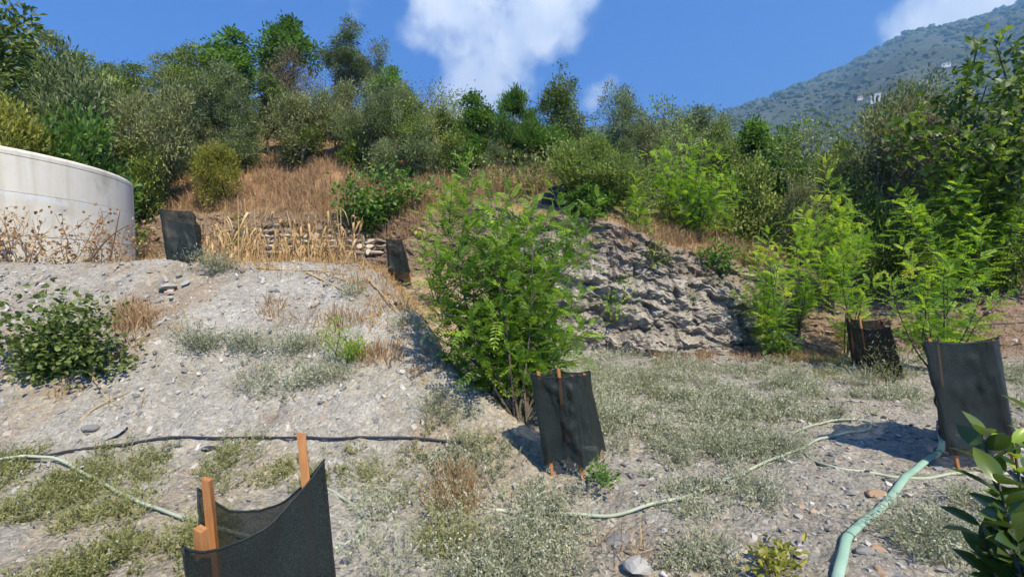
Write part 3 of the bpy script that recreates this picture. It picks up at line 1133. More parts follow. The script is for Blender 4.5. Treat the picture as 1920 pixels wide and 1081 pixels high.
def build_tank():
    cx, cy, R = -11.66, 8.53, 3.77
    o = thing('water_tank', 'round cream concrete water tank with cracked white-patched joints', 'water tank', (cx, cy, 0))
    seg = 256
    a = np.linspace(0, 2 * np.pi, seg, endpoint=False)

    def ring(name, prof):
        prof = np.array(prof)
        n = len(prof)
        wob = 1 + 0.0008 * vnoise(a * 6, 0.5, 0, 4)
        V = np.stack([np.cos(a)[:, None] * prof[None, :, 0] * wob[:, None], np.sin(a)[:, None] * prof[None, :, 0] * wob[:, None], np.broadcast_to(prof[None, :, 1], (seg, n))], -1)
        i = np.arange(seg)[:, None] * n
        j = ((np.arange(seg) + 1) % seg)[:, None] * n
        k = np.arange(n - 1)[None, :]
        F = np.stack([i + k, j + k, j + k + 1, i + k + 1], -1).reshape(-1, 4)
        me = make_mesh(name, V.reshape(-1, 3), [(F, 0)], M['tank'], False)
        return link(name, me, o)
    ring('wall_lift', [(R - .25, 1.0), (R, 1.0), (R, 2.235), (R - .012, 2.24), (R - .25, 2.24)])
    ring('wall_lift', [(R - .25, 2.243), (R - .014, 2.243), (R + .004, 2.25), (R + .004, 2.935), (R - .010, 2.94), (R - .25, 2.94)])
    ring('wall_lift', [(R - .25, 2.943), (R - .012, 2.943), (R - .002, 2.95), (R - .002, 3.525), (R - .012, 3.53), (R - .25, 3.53)])
    ring('rim', [(R - .26, 3.533), (R - .014, 3.533), (R - .001, 3.54), (R - .001, 3.60), (R - .012, 3.632), (R - .035, 3.65), (R - .20, 3.65), (R - .23, 3.64), (R - .25, 3.60), (R - .26, 3.533)])
    # water surface / floor inside
    mb = MB()
    V = np.stack([np.cos(a) * (R - .24), np.sin(a) * (R - .24), np.full(seg, 3.2)], -1)
    mb.add(np.vstack([V, [[0, 0, 3.2]]]), np.array([(i, (i + 1) % seg, seg) for i in range(seg)]))
    link('water', mb.mesh('water', noise_mat('tank_water', [(.3, (.03, .06, .05)), (.7, (.05, .08, .07))], 1, .08, spec=.5)), o)
    # rusty outlet stub
    ang = math.atan2(-math.sqrt(.5), math.sqrt(.5)) + .30
    d = np.array([math.cos(ang), math.sin(ang), 0])
    mb = MB()
    P = np.array([d * (R - .05) + (0, 0, 3.44), d * (R + .02) + (0, 0, 3.44), d * (R + .05) + (0, 0, 3.435)])
    tube(mb, P, [.035, .035, .03], 8)
    link('outlet', mb.mesh('outlet', M['darkrock'], True), o)


build_tank()


# ------------------------------------------------------------------ dry stone wall on the terrace
def build_wall():
    rng = np.random.default_rng(12)
    A = np.array([at(432, 420, 12.0).x, 0])
    x0, x1 = at(430, 420, 11.9).x, at(700, 420, 11.4).x
    o = thing('dry_stone_wall', 'crumbling dry stone wall below the dry grass behind the maize stalks', 'stone wall', ((x0 + x1) / 2, float(foot((x0 + x1) / 2)) - .1, 1.6))
    k = 0
    for row in range(8):
        x = x0 + rng.uniform(0, .1)
        while x < x1:
            L = rng.uniform(.16, .42)
            h = rng.uniform(.11, .17)
            u = (x - x0) / (x1 - x0)
            if row * .15 < .85 - .6 * u + rng.normal(0, .08):
                zz = .55 + row * .15
                y = float(foot(x)) + np.interp(x, FX, BW) * zz / np.interp(x, FX, BH) - .10 + rng.normal(0, .03)
                s = link('stone', WSTONE[rng.integers(8)], o, Vector((x + L / 2, y, 1.62 + zz)) - o.location)
                s.scale = (L * 1.15, .30, h * 1.7)
                s.rotation_euler = (rng.normal(0, .15), rng.normal(0, .12), rng.normal(0, .25))
                k += 1
            x += L * .95


build_wall()
p_ = gnd(1048, 385)
bo = link('boulder', rock_mesh('boulder', 411, M['darkrock'], 3, .9, 1.1), None, (p_.x, p_.y + .1, p_.z))
bo.scale = (1.0, .8, 1.15)
tag(bo, 'dark brown boulder jutting from the bank behind the young locust', 'boulder')


# ------------------------------------------------------------------ plant guards: stakes wrapped in shade net
def net_mat():
    m, nt, out = new_mat('shade_net')
    tc = N(nt, 'ShaderNodeTexCoord')
    mp = N(nt, 'ShaderNodeMapping')
    mp.inputs['Scale'].default_value = (260, 260, 140)
    nt.links.new(tc.outputs['Object'], mp.inputs['Vector'])
    n1 = noise_node(nt, 1.0, 3, .6, mp.outputs[0])
    n2 = noise_node(nt, 5.0, 4, .6, tc.outputs['Object'])
    r = ramp(nt, n1.outputs['Fac'], [(.35, (.006, .010, .010)), (.6, (.014, .022, .021)), (.78, (.040, .052, .050))])
    p = N(nt, 'ShaderNodeBsdfPrincipled')
    p.inputs['Roughness'].default_value = .55
    p.inputs['Specular IOR Level'].default_value = .25
    p.inputs['Sheen Weight'].default_value = .03
    p.inputs['Sheen Roughness'].default_value = .5
    nt.links.new(r.outputs[0], p.inputs['Base Color'])
    b = N(nt, 'ShaderNodeBump')
    b.inputs['Strength'].default_value = .5
    b.inputs['Distance'].default_value = .003
    nt.links.new(n1.outputs['Fac'], b.inputs['Height'])
    nt.links.new(b.outputs[0], p.inputs['Normal'])
    tr = N(nt, 'ShaderNodeBsdfTransparent')
    mr = N(nt, 'ShaderNodeMapRange')
    mr.inputs['From Min'].default_value = .3
    mr.inputs['From Max'].default_value = .7
    mr.inputs['To Min'].default_value = .19
    mr.inputs['To Max'].default_value = .05
    nt.links.new(n1.outputs['Fac'], mr.inputs['Value'])
    mx = N(nt, 'ShaderNodeMixShader')
    nt.links.new(mr.outputs[0], mx.inputs[0])
    nt.links.new(p.outputs[0], mx.inputs[1])
    nt.links.new(tr.outputs[0], mx.inputs[2])
    nt.links.new(mx.outputs[0], out.inputs['Surface'])
    return m


M['net'] = net_mat()
M['netdark'] = noise_mat('net_hem', [(.35, (.008, .012, .012)), (.7, (.03, .04, .04))], 200, .6)


def guard(label, stakes, seed, wrinkle=.012, sag=.06, order=None, drop=0.0, thick=.016):
    """stakes: (foot point, top point, net top fraction, net bottom fraction); the net runs round them in order"""
    rng = np.random.default_rng(seed)
    c = sum((Vector(s[0]) for s in stakes), Vector()) / len(stakes)
    o = thing('plant_guard', label, 'plant guard', c, 0, 'shade net guards round young trees')
    cc = np.array(c)
    cen = np.mean([np.array(s[0]) for s in stakes], 0)
    cent = np.mean([np.array(s[1]) for s in stakes], 0)
    for (f0, t0, ft, fb) in stakes:
        f0, t0 = np.array(f0) - cc, np.array(t0) - cc
        ax = t0 - f0
        L = np.linalg.norm(ax)
        ax = ax / L
        s = np.cross(ax, [0, 1, 0])
        s /= np.linalg.norm(s)
        n = np.cross(s, ax)
        ang = rng.uniform(-.4, .4)
        s, n = s * math.cos(ang) + n * math.sin(ang), n * math.cos(ang) - s * math.sin(ang)
        mb = MB()
        pr = []
        b0 = f0 - ax * .12
        for q, (hh, tw) in enumerate(((0, .75), (L * .35, 1), (L * .8 + .12, 1.0), (L + .12, .96))):
            for (u, v) in ((-1, -1), (1, -1), (1, 1), (-1, 1)):
                slant = (.006 * u if q == 3 else 0)
                pr.append(b0 + ax * (hh + slant) + (s * u + n * v) * thick * tw + rng.normal(0, .0008, 3))
        F = [(4 * q + k, 4 * q + (k + 1) % 4, 4 * q + 4 + (k + 1) % 4, 4 * q + 4 + k) for q in range(3) for k in range(4)] + [(12, 13, 14, 15), (3, 2, 1, 0)]
        mb.add(pr, np.array(F))
        link('stake', mb.mesh('stake', M['wood']), o)
    ids = order or list(range(len(stakes)))
    nper, nv = 22, 30
    topP, botP, edge = [], [], []
    for a_, b_ in zip(ids, ids[1:] + ids[:1]):
        A, B = stakes[a_], stakes[b_]
        # the net wraps outside the stakes
        def end(S, fr):
            p = np.array(S[0]) * (1 - fr) + np.array(S[1]) * fr
            i_ = ids.index([q for q in ids if stakes[q] is S][0])
            nb = [stakes[ids[i_ - 1]], stakes[ids[(i_ + 1) % len(ids)]]]
            dd = []
            for q in nb:
                v_ = np.array(q[0]) * (1 - fr) + np.array(q[1]) * fr - p
                v_[2] = 0
                dd.append(v_ / max(np.linalg.norm(v_), 1e-6))
            out_ = -(dd[0] + dd[1])
            ln = np.linalg.norm(out_)
            half = math.acos(min(1.0, ln / 2)) if ln > 1e-6 else math.pi / 2
            return p + out_ / max(ln, 1e-6) * min(.11, thick * 2.5 / max(math.sin(half), .15))
        At, Bt, Ab, Bb = end(A, A[2]), end(B, B[2]), end(A, A[3]), end(B, B[3])
        for k in range(nper):
            u = k / nper
            hang = 4 * u * (1 - u)
            tp = At * (1 - u) + Bt * u - np.array([0, 0, sag * hang * np.linalg.norm(Bt - At) / .35])
            bp = Ab * (1 - u) + Bb * u + np.array([0, 0, drop * hang])
            inn = cent - (At + Bt) / 2
            inn[2] = 0
            inn /= max(np.linalg.norm(inn), 1e-6)
            topP.append(tp + inn * .05 * hang * hang * np.linalg.norm(Bt - At))
            botP.append(bp + inn * .03 * hang)
            edge.append(hang)
    topP, botP, edge = np.array(topP), np.array(botP), np.array(edge)
    nu = len(topP)
    w_ = np.linspace(0, 1, nv)[:, None, None]
    G = topP[None] * (1 - w_) + botP[None] * w_
    outw = G - (cent * (1 - w_) + cen * w_)
    outw[..., 2] = 0
    outw = nrmz(outw)
    uu = np.arange(nu)[None] + 0 * w_[..., 0]
    th = uu / nu * 2 * np.pi
    wr = fbm(np.cos(th) * 2.2 + seed, np.sin(th) * 2.2 + w_[..., 0] * .8, w_[..., 0] * 3.2, 3, seed) * wrinkle
    wr = wr + wrinkle * .7 * np.abs(fbm(np.cos(th) * 4, np.sin(th) * 4 + w_[..., 0] * 3, w_[..., 0] * 5 + seed, 2, seed + 5))
    wr = np.maximum(wr, -.12 * wrinkle)
    pin = .25 + .75 * np.clip(edge[None] * 2.2, 0, 1)
    G = G + outw * (wr * pin)[..., None] * 1.6 - cc
    i = (np.arange(nv - 1) * nu)[:, None] + np.arange(nu)[None]
    j = (np.arange(nv - 1) * nu)[:, None] + ((np.arange(nu) + 1) % nu)[None]
    F = np.stack([i, i + nu, j + nu, j], -1).reshape(-1, 4)
    me = make_mesh('netting', G.reshape(-1, 3), [(F, 0)], M['net'], True)
    net = link('netting', me, o)
    # turned hem along the upper edge
    mb = MB()
    P = np.vstack([G[0], G[0][:1]])
    tube(mb, P, .0045 + .002 * (thick / .016 - 1), 5, cap=False)
    link('hem', mb.mesh('hem', M['netdark'], True), net)
    # vertical seam where the net's ends meet
    mb = MB()
    tube(mb, G[:, 0], .004, 4)
    link('seam', mb.mesh('seam', M['netdark'], True), net)
    return o


def stk(foot_px, top_px, dd=0.0, ft=.97, fb=.02, depth=None):
    f0 = gnd(*foot_px) if depth is None else at(foot_px[0], foot_px[1], depth)
    return (f0, at(top_px[0], top_px[1], f0.y + dd), ft, fb)


def stk_off(ref, dx, dy, tdx, tdy, h, ft=.97, fb=.02):
    """a stake set off from another one: foot offset, top offset, height"""
    x, y = ref[0].x + dx, ref[0].y + dy
    f0 = Vector((x, y, Hs(x, y)))
    return (f0, Vector((x + tdx, y + tdy, f0.z + h)), ft, fb)


# nearest guard, cut by the lower edge
def front_guard():
    L = at(376, 990, 1.46)
    BL = at(388, 897, 1.80)
    R = at(565, 813, 1.74)
    def ft(p, dx, dy):
        x, y = p.x + dx, p.y + dy
        return Vector((x, y, Hs(x, y)))
    st = [(ft(L, .05, .0), L, .985, .03), (ft(R, .11, -.06), R, .90, .03), (ft(BL, .04, .03), BL, .93, .03)]
    guard('black net guard with two tall orange stakes beside the looping pale hose, nearest of all', st, 21, .010, .085, thick=.015)


front_guard()
A = stk((1036, 893), (1009, 696), .05, 1.0, .12)
B = stk((1093, 899), (1074, 704), .12, 1.02, .12)
Cc = stk((1128, 858), (1094, 699), .02, 1.02, .06)
D = stk((1062, 858), (1047, 690), .04, .98, .10)
guard('black net guard sagging open at the top in front of the young locust', [A, B, Cc, D], 22, .02, .03, drop=.04, thick=0.013)
A = stk((1798, 884), (1741, 634), .05, .985, .13)
B = stk((1906, 886), (1851, 642), .05, 1.02, .16)
Cc = stk((1898, 846), (1862, 636), .05, 1.02, .16)
D = stk((1778, 846), (1757, 644), .05, 1.02, .13)
guard('black net guard leaning beside the thick green hose', [A, B, Cc, D], 23, .022, .02, thick=0.012)
A = stk((1628, 704), (1611, 592), .0, .80, .04)
B = stk((1690, 712), (1664, 613), .0, 1.02, .04)
Cc = stk_off(B, .12, .42, -.10, .05, .82, 1.02)
D = stk_off(A, .12, .42, -.10, .05, .80, 1.02)
guard('black net guard half hidden by weeds near the foot of the bank', [A, B, Cc, D], 24, .016, .03, thick=0.012)
A = stk((318, 493), (304, 394), .05, 1.02, .04, depth=7.25)
B = stk((372, 492), (357, 398), .05, 1.02, .12, depth=7.35)
Cc = stk_off(B, -.14, .30, -.06, .0, .70, 1.02)
D = stk_off(A, -.20, .32, -.08, .0, .78, 1.02)
guard('black net guard standing on the mound crest beside the concrete tank', [A, B, Cc, D], 25, .016, .01, thick=0.011)
A = stk((731, 512), (727, 446), .05, .99, .06, depth=9.6)
B = stk((768, 514), (752, 450), .05, 1.02, .06, depth=9.5)
Cc = stk_off(B, -.06, .30, -.10, .0, .68, 1.02)
D = stk_off(A, -.06, .30, -.02, .0, .70, 1.02)
guard('small black net guard in the gully between maize stalks and locust', [A, B, Cc, D], 26, .02, .02, thick=0.011)


# ------------------------------------------------------------------ hoses and pipes
def hose(name, label, pts, r, mat, cat='hose', lift=0.0, flat=1.0, n=160, wav=.006, seed=0, group=None, parts=None, sides=10):
    """pts: pixels on the ground, or (px, py, height above ground)"""
    P = []
    for p in pts:
        g = gnd(p[0], p[1])
        P.append((g.x, g.y, 0, p[2] if len(p) > 2 else 0.0))
    P = spline(np.array(P), n)
    x, y, hgt = P[:, 0], P[:, 1], P[:, 3]
    x = x + wav * fbm(np.arange(n) / 14.0, seed, 0, 2, seed)
    y = y + wav * fbm(np.arange(n) / 14.0, seed + 9, 0, 2, seed + 1)
    z = H(x, y)
    ker = np.ones(9) / 9
    zp = np.convolve(np.pad(z, 4, mode='edge'), ker, 'valid')
    Q = np.stack([x, y, np.maximum(zp, z - .004) + r * flat * .9 + hgt + lift], -1)
    mb = MB()
    tube(mb, Q, r, sides, flat=flat)
    o = link(name, mb.mesh(name, mat, True))
    tag(o, label, cat, group)
    return o, Q


hose('garden_hose', 'thin pale green hose curving towards the nearest guard', [(-60, 890, .05), (0, 884, .05), (70, 874, .03), (130, 885, .01), (190, 915), (250, 950), (330, 978), (400, 1000), (470, 1020)], .0115, M['hose'], lift=.035, seed=3, group='pale green hoses')
hose('garden_hose', 'thin pale green hose bending in a half loop behind the nearest guard', [(600, 915), (635, 932), (668, 955), (684, 982), (672, 1008), (640, 1026), (610, 1040), (570, 1050)], .010, M['hose'], lift=.004, seed=4, group='pale green hoses')
hose('garden_hose', 'long pale hose snaking through the grey weeds into a small loop', [(930, 962), (960, 966), (1040, 970), (1100, 972), (1180, 965), (1250, 945), (1330, 920), (1400, 890), (1460, 862), (1500, 848), (1540, 826), (1590, 815), (1625, 810), (1630, 798), (1605, 791), (1560, 793), (1525, 801), (1500, 812)], .0115, M['hose'], lift=.016, n=260, wav=.004, seed=5, group='pale green hoses')
hose('garden_hose', 'pale hose running across the gravel under the thick green hose', [(1500, 845), (1525, 866), (1570, 880), (1640, 890), (1690, 897), (1760, 895), (1830, 891), (1905, 893), (1960, 895)], .0115, M['hose'], lift=.0, wav=.004, seed=6, group='pale green hoses')
gh, GQ = hose('thick_green_hose', 'thick mint green flat hose running forward from the leaning guard', [(1768, 790), (1765, 815), (1766, 843), (1757, 856), (1738, 868), (1710, 893), (1680, 925), (1650, 962), (1620, 985), (1592, 1010), (1582, 1040), (1572, 1081), (1560, 1130)], .026, M['greenhose'], lift=.014, flat=.62, wav=.003, seed=7, sides=14)
for k_ in (38, 120):
    mb = MB()
    c_ = GQ[k_]
    t_ = nrmz((GQ[k_ + 1] - GQ[k_ - 1])[None])[0]
    s_ = nrmz(np.cross(t_, [0, 0, 1.0])[None])[0]
    u_ = np.cross(s_, t_)
    al = np.linspace(0, 2 * np.pi, 17)
    tube(mb, c_ + .0285 * (np.cos(al)[:, None] * s_ + .64 * np.sin(al)[:, None] * u_), .0022, 5, cap=False)
    link('wire_tie', mb.mesh('wire_tie', M['blackpipe'], True), gh)
hose('irrigation_pipe', 'black irrigation pipe lying straight across the foot of the mound', [(20, 872), (60, 864), (140, 850), (220, 840), (290, 829), (400, 826), (520, 827), (650, 829), (780, 827), (850, 833), (905, 834)], .0105, M['blackpipe'], 'pipe', lift=.015, wav=.004, seed=8)
hose('irrigation_pipe', 'short black pipe lying at the foot of the rock bank', [(1335, 678), (1360, 688), (1395, 695), (1440, 700)], .012, M['blackpipe'], 'pipe', wav=.004, n=50, seed=9)
hose('irrigation_pipe', 'thin black pipe end by a rusty grass tuft below the bank', [(1215, 672), (1245, 668), (1280, 671)], .010, M['blackpipe'], 'pipe', wav=.004, n=40, seed=10)
mb = MB()
P_ = [at(1845, 607, 7.6), at(1890, 606, 7.5), at(1990, 600, 7.3)]
tube(mb, spline([tuple(p) for p in P_], 12), [.016] * 12, 6)
tube(mb, [tuple(P_[2]), (P_[2].x + .02, P_[2].y, Hs(P_[2].x, P_[2].y) - .1)], .018, 6)
tag(link('wooden_rail', mb.mesh('wooden_rail', M['bark'], True)), 'thin brown wooden rail level with the bank beyond the leaning guard', 'rail')
#@@PLANTS@@
# ------------------------------------------------------------------ plants: generic trees and shrubs
def rdirs(rng, n):
    return nrmz(rng.normal(0, 1, (n, 3)))


def limb(mb, A, B, r0, r1, rng, n=6, bend=.12, sides=5, var=.5):
    A, B = np.array(A, float), np.array(B, float)
    L = np.linalg.norm(B - A)
    C = np.array([A, A * .66 + B * .34 + rng.normal(0, bend * L * .5, 3), A * .33 + B * .67 + rng.normal(0, bend * L * .5, 3), B])
    P = spline(C, n)
    tube(mb, P, np.linspace(r0, r1, n), sides, var)
    return P


def tree_proto(seed, h, rx, z0, nl, clumps, nleaf, L, Wd, cr, mat, bark, trunk_r=.09, lift=.15, stems=1, sprig=.12, up=.25, lobe=(.34, .52), twigs=.35, flat=1.0):
    """(trunk mesh, crown mesh): a crown of lobes, each covered with leafy clumps; height h, half width rx, crown from z0 up"""
    L, Wd, nleaf = L * 1.2, Wd * 1.4, int(nleaf * .84)
    rng = np.random.default_rng(seed)
    wood, leaf = MB(), MB()
    zc, rz = (z0 + h) / 2, (h - z0) / 2
    LC, LR = [], []
    for k in range(nl):
        d = rdirs(rng, 1)[0]
        q = rng.uniform(.35, .68)
        LC.append(np.array([d[0] * rx * q, d[1] * rx * q, zc + d[2] * rz * q]))
        LR.append(rng.uniform(*lobe) * min(rx, rz * 1.1))
    LC.append(np.array([rng.normal(0, rx * .1), rng.normal(0, rx * .1), h - LR[0] * .8]))
    LR.append(LR[0] * .8)
    LC, LR = np.array(LC), np.array(LR)
    tops = []
    for s in range(stems):
        b = np.array([rng.normal(0, .06 * rx * (stems > 1)), rng.normal(0, .06 * rx * (stems > 1)), -.15])
        fork = np.array([rng.normal(0, .10 * rx), rng.normal(0, .10 * rx), max(z0 * .8, h * .22)])
        if stems > 1:
            fork = fork + np.append(rdirs(rng, 1)[0][:2] * rx * .25, 0)
        P = limb(wood, b, fork, trunk_r * rng.uniform(.8, 1.1), trunk_r * .7, rng, 7, .10, 7)
        tops.append(fork)
    for c in LC:
        f = tops[rng.integers(len(tops))]
        limb(wood, f, c, trunk_r * .55, trunk_r * .18, rng, 7, .16, 5)
    per = max(1, clumps // len(LC))
    for c, r in zip(LC, LR):
        d = rdirs(rng, per)
        d[:, 2] += lift
        d = nrmz(d)
        q = rng.uniform(.55, 1.0, per)
        sp = rng.uniform(0, 1, per) < sprig
        q[sp] *= rng.uniform(1.15, 1.5, sp.sum())
        C = c + d * (r * q)[:, None] * np.array([1, 1, flat])
        C[:, 2] = np.maximum(C[:, 2], .12 * rng.uniform(.5, 1.5, per))
        for j in range(per):
            if rng.uniform() < twigs:
                limb(wood, c + d[j] * r * .2, C[j], trunk_r * .16, .004, rng, 4, .15, 3)
        k = nleaf // (len(LC) * per) + 1
        ci = np.repeat(np.arange(per), k)
        off = rng.normal(0, cr, (len(ci), 3)) * np.array([1, 1, .8])
        P = C[ci] + off
        P[:, 2] = np.maximum(P[:, 2], .02)
        D = nrmz(off / cr * .6 + d[ci] * .5 + rng.normal(0, .6, (len(ci), 3)) + np.array([0, 0, up]))
        cv = rng.uniform(.15, .85, per)
        var = np.clip(cv[ci] + rng.normal(0, .18, len(ci)), 0, 1)
        leaves(leaf, P, D, L * rng.uniform(.7, 1.3, len(ci)), Wd * rng.uniform(.8, 1.2, len(ci)), rng, var=var)
    return wood.mesh('trunk', bark), leaf.mesh('crown', mat), h, rx


PK = {}


def proto(kind, k):
    key = (kind, k)
    if key in PK:
        return PK[key]
    sd = 1000 + hash3(np.array([len(kind)]), np.array([ord(kind[0])]), np.array([k]), 3)[0] * 9000
    sd = int(sd)
    b, g = M['bark'], M['greybark']
    if kind == 'olive':
        r = tree_proto(sd, 5.0, 2.1, .9, 7, 170, 13000, .12, .034, .17, M['olive'], g, .12, sprig=.2, up=.3)
    elif kind == 'olivetall':
        r = tree_proto(sd, 7.0, 1.9, 1.6, 9, 190, 14000, .13, .036, .18, M['olive'], g, .14, sprig=.2, up=.3, lobe=(.28, .44))
    elif kind == 'mid':
        r = tree_proto(sd, 5.0, 2.2, .6, 8, 190, 13000, .12, .055, .18, M['mid'], b, .12, sprig=.16)
    elif kind == 'leafy':
        r = tree_proto(sd, 6.0, 2.0, 1.0, 8, 150, 9000, .17, .09, .2, M['green'], b, .13, sprig=.22, lobe=(.28, .46))
    elif kind == 'dark':
        r = tree_proto(sd, 4.5, 2.0, .5, 7, 170, 12000, .115, .055, .17, M['dark'], b, .12, sprig=.14)
    elif kind == 'scrub':
        r = tree_proto(sd, 2.4, 1.5, .15, 7, 200, 13000, .085, .026, .14, M['scrub'], g, .05, stems=4, sprig=.3, up=.5, twigs=.6)
    elif kind == 'brown':
        r = tree_proto(sd, 2.6, 1.5, .2, 7, 170, 7500, .085, .024, .16, M['brown'], g, .05, stems=5, sprig=.35, up=.5, twigs=.9)
    elif kind == 'greyshrub':
        r = tree_proto(sd, 2.2, 1.3, .1, 7, 180, 12000, .09, .026, .13, M['olive'], g, .045, stems=4, sprig=.3, up=.6, twigs=.5)
    elif kind == 'midshrub':
        r = tree_proto(sd, 2.2, 1.4, .1, 7, 160, 10000, .095, .05, .14, M['mid'], b, .05, stems=4, sprig=.2)
    elif kind == 'greenshrub':
        r = tree_proto(sd, 2.2, 1.3, .1, 7, 140, 8000, .12, .06, .14, M['green'], b, .05, stems=4, sprig=.2)
    elif kind == 'yellow':
        r = tree_proto(sd, 1.6, 1.05, .08, 8, 220, 12000, .062, .024, .09, M['yellow'], b, .04, stems=4, sprig=.25, up=.6)
    elif kind == 'upright':
        r = tree_proto(sd, 4.2, 1.7, .3, 10, 150, 9000, .20, .04, .16, M['green'], b, .06, stems=5, sprig=.5, up=1.3, lobe=(.3, .45), lift=.6)
    elif kind == 'feathery':
        r = tree_proto(sd, 5.5, 2.4, 2.6, 8, 200, 12000, .10, .03, .16, M['mid'], b, .12, sprig=.25, flat=.45, twigs=.9)
    elif kind == 'sparse':
        r = tree_proto(sd, 4.4, 2.0, .9, 9, 150, 2600, .10, .05, .2, M['broom'], b, .06, stems=2, sprig=.5, twigs=1.0)
    elif kind == 'broom':
        r = tree_proto(sd, 2.2, 1.1, .3, 9, 170, 11000, .075, .03, .12, M['broom'], g, .03, stems=6, sprig=.4, up=1.2, lift=.5)
    PK[key] = r
    return r


NAMES = {'olive': ('olive_tree', 'tree'), 'olivetall': ('olive_tree', 'tree'), 'mid': ('carob_tree', 'tree'), 'leafy': ('broadleaf_tree', 'tree'), 'dark': ('evergreen_tree', 'tree'),
         'scrub': ('scrub_bush', 'shrub'), 'brown': ('dry_shrub', 'shrub'), 'greyshrub': ('grey_shrub', 'shrub'), 'midshrub': ('green_shrub', 'shrub'), 'greenshrub': ('green_shrub', 'shrub'),
         'yellow': ('yellow_shrub', 'shrub'), 'upright': ('upright_shrub', 'shrub'), 'feathery': ('feathery_tree', 'tree'), 'sparse': ('sparse_tree', 'tree'), 'broom': ('broom_shrub', 'shrub')}
prng = random.Random(77)


def plant(kind, k, px, depth, top_py, half_px, label, group='trees and shrubs on the hillside', sink=.1):
    tm, cm, h, rx = proto(kind, k)
    X = (px - 960) / FPX * depth
    z = Hs(X, depth)
    top = at(px, top_py, depth).z
    nm, cat = NAMES[kind]
    o = thing(nm, label, cat, (X, depth, z - sink), prng.uniform(0, 6.3), group)
    s = max(half_px / FPX * depth, .34 * (top - z + sink)) / rx
    q = prng.uniform(.88, 1.14)
    o.scale = (s * q, s / q, max(.35, (top - z + sink) / h))
    o.rotation_euler = (prng.gauss(0, .06), prng.gauss(0, .06), o.rotation_euler[2])
    link('trunk' if cat == 'tree' else 'stems', tm, o)
    link('crown' if cat == 'tree' else 'foliage', cm, o)
    return o


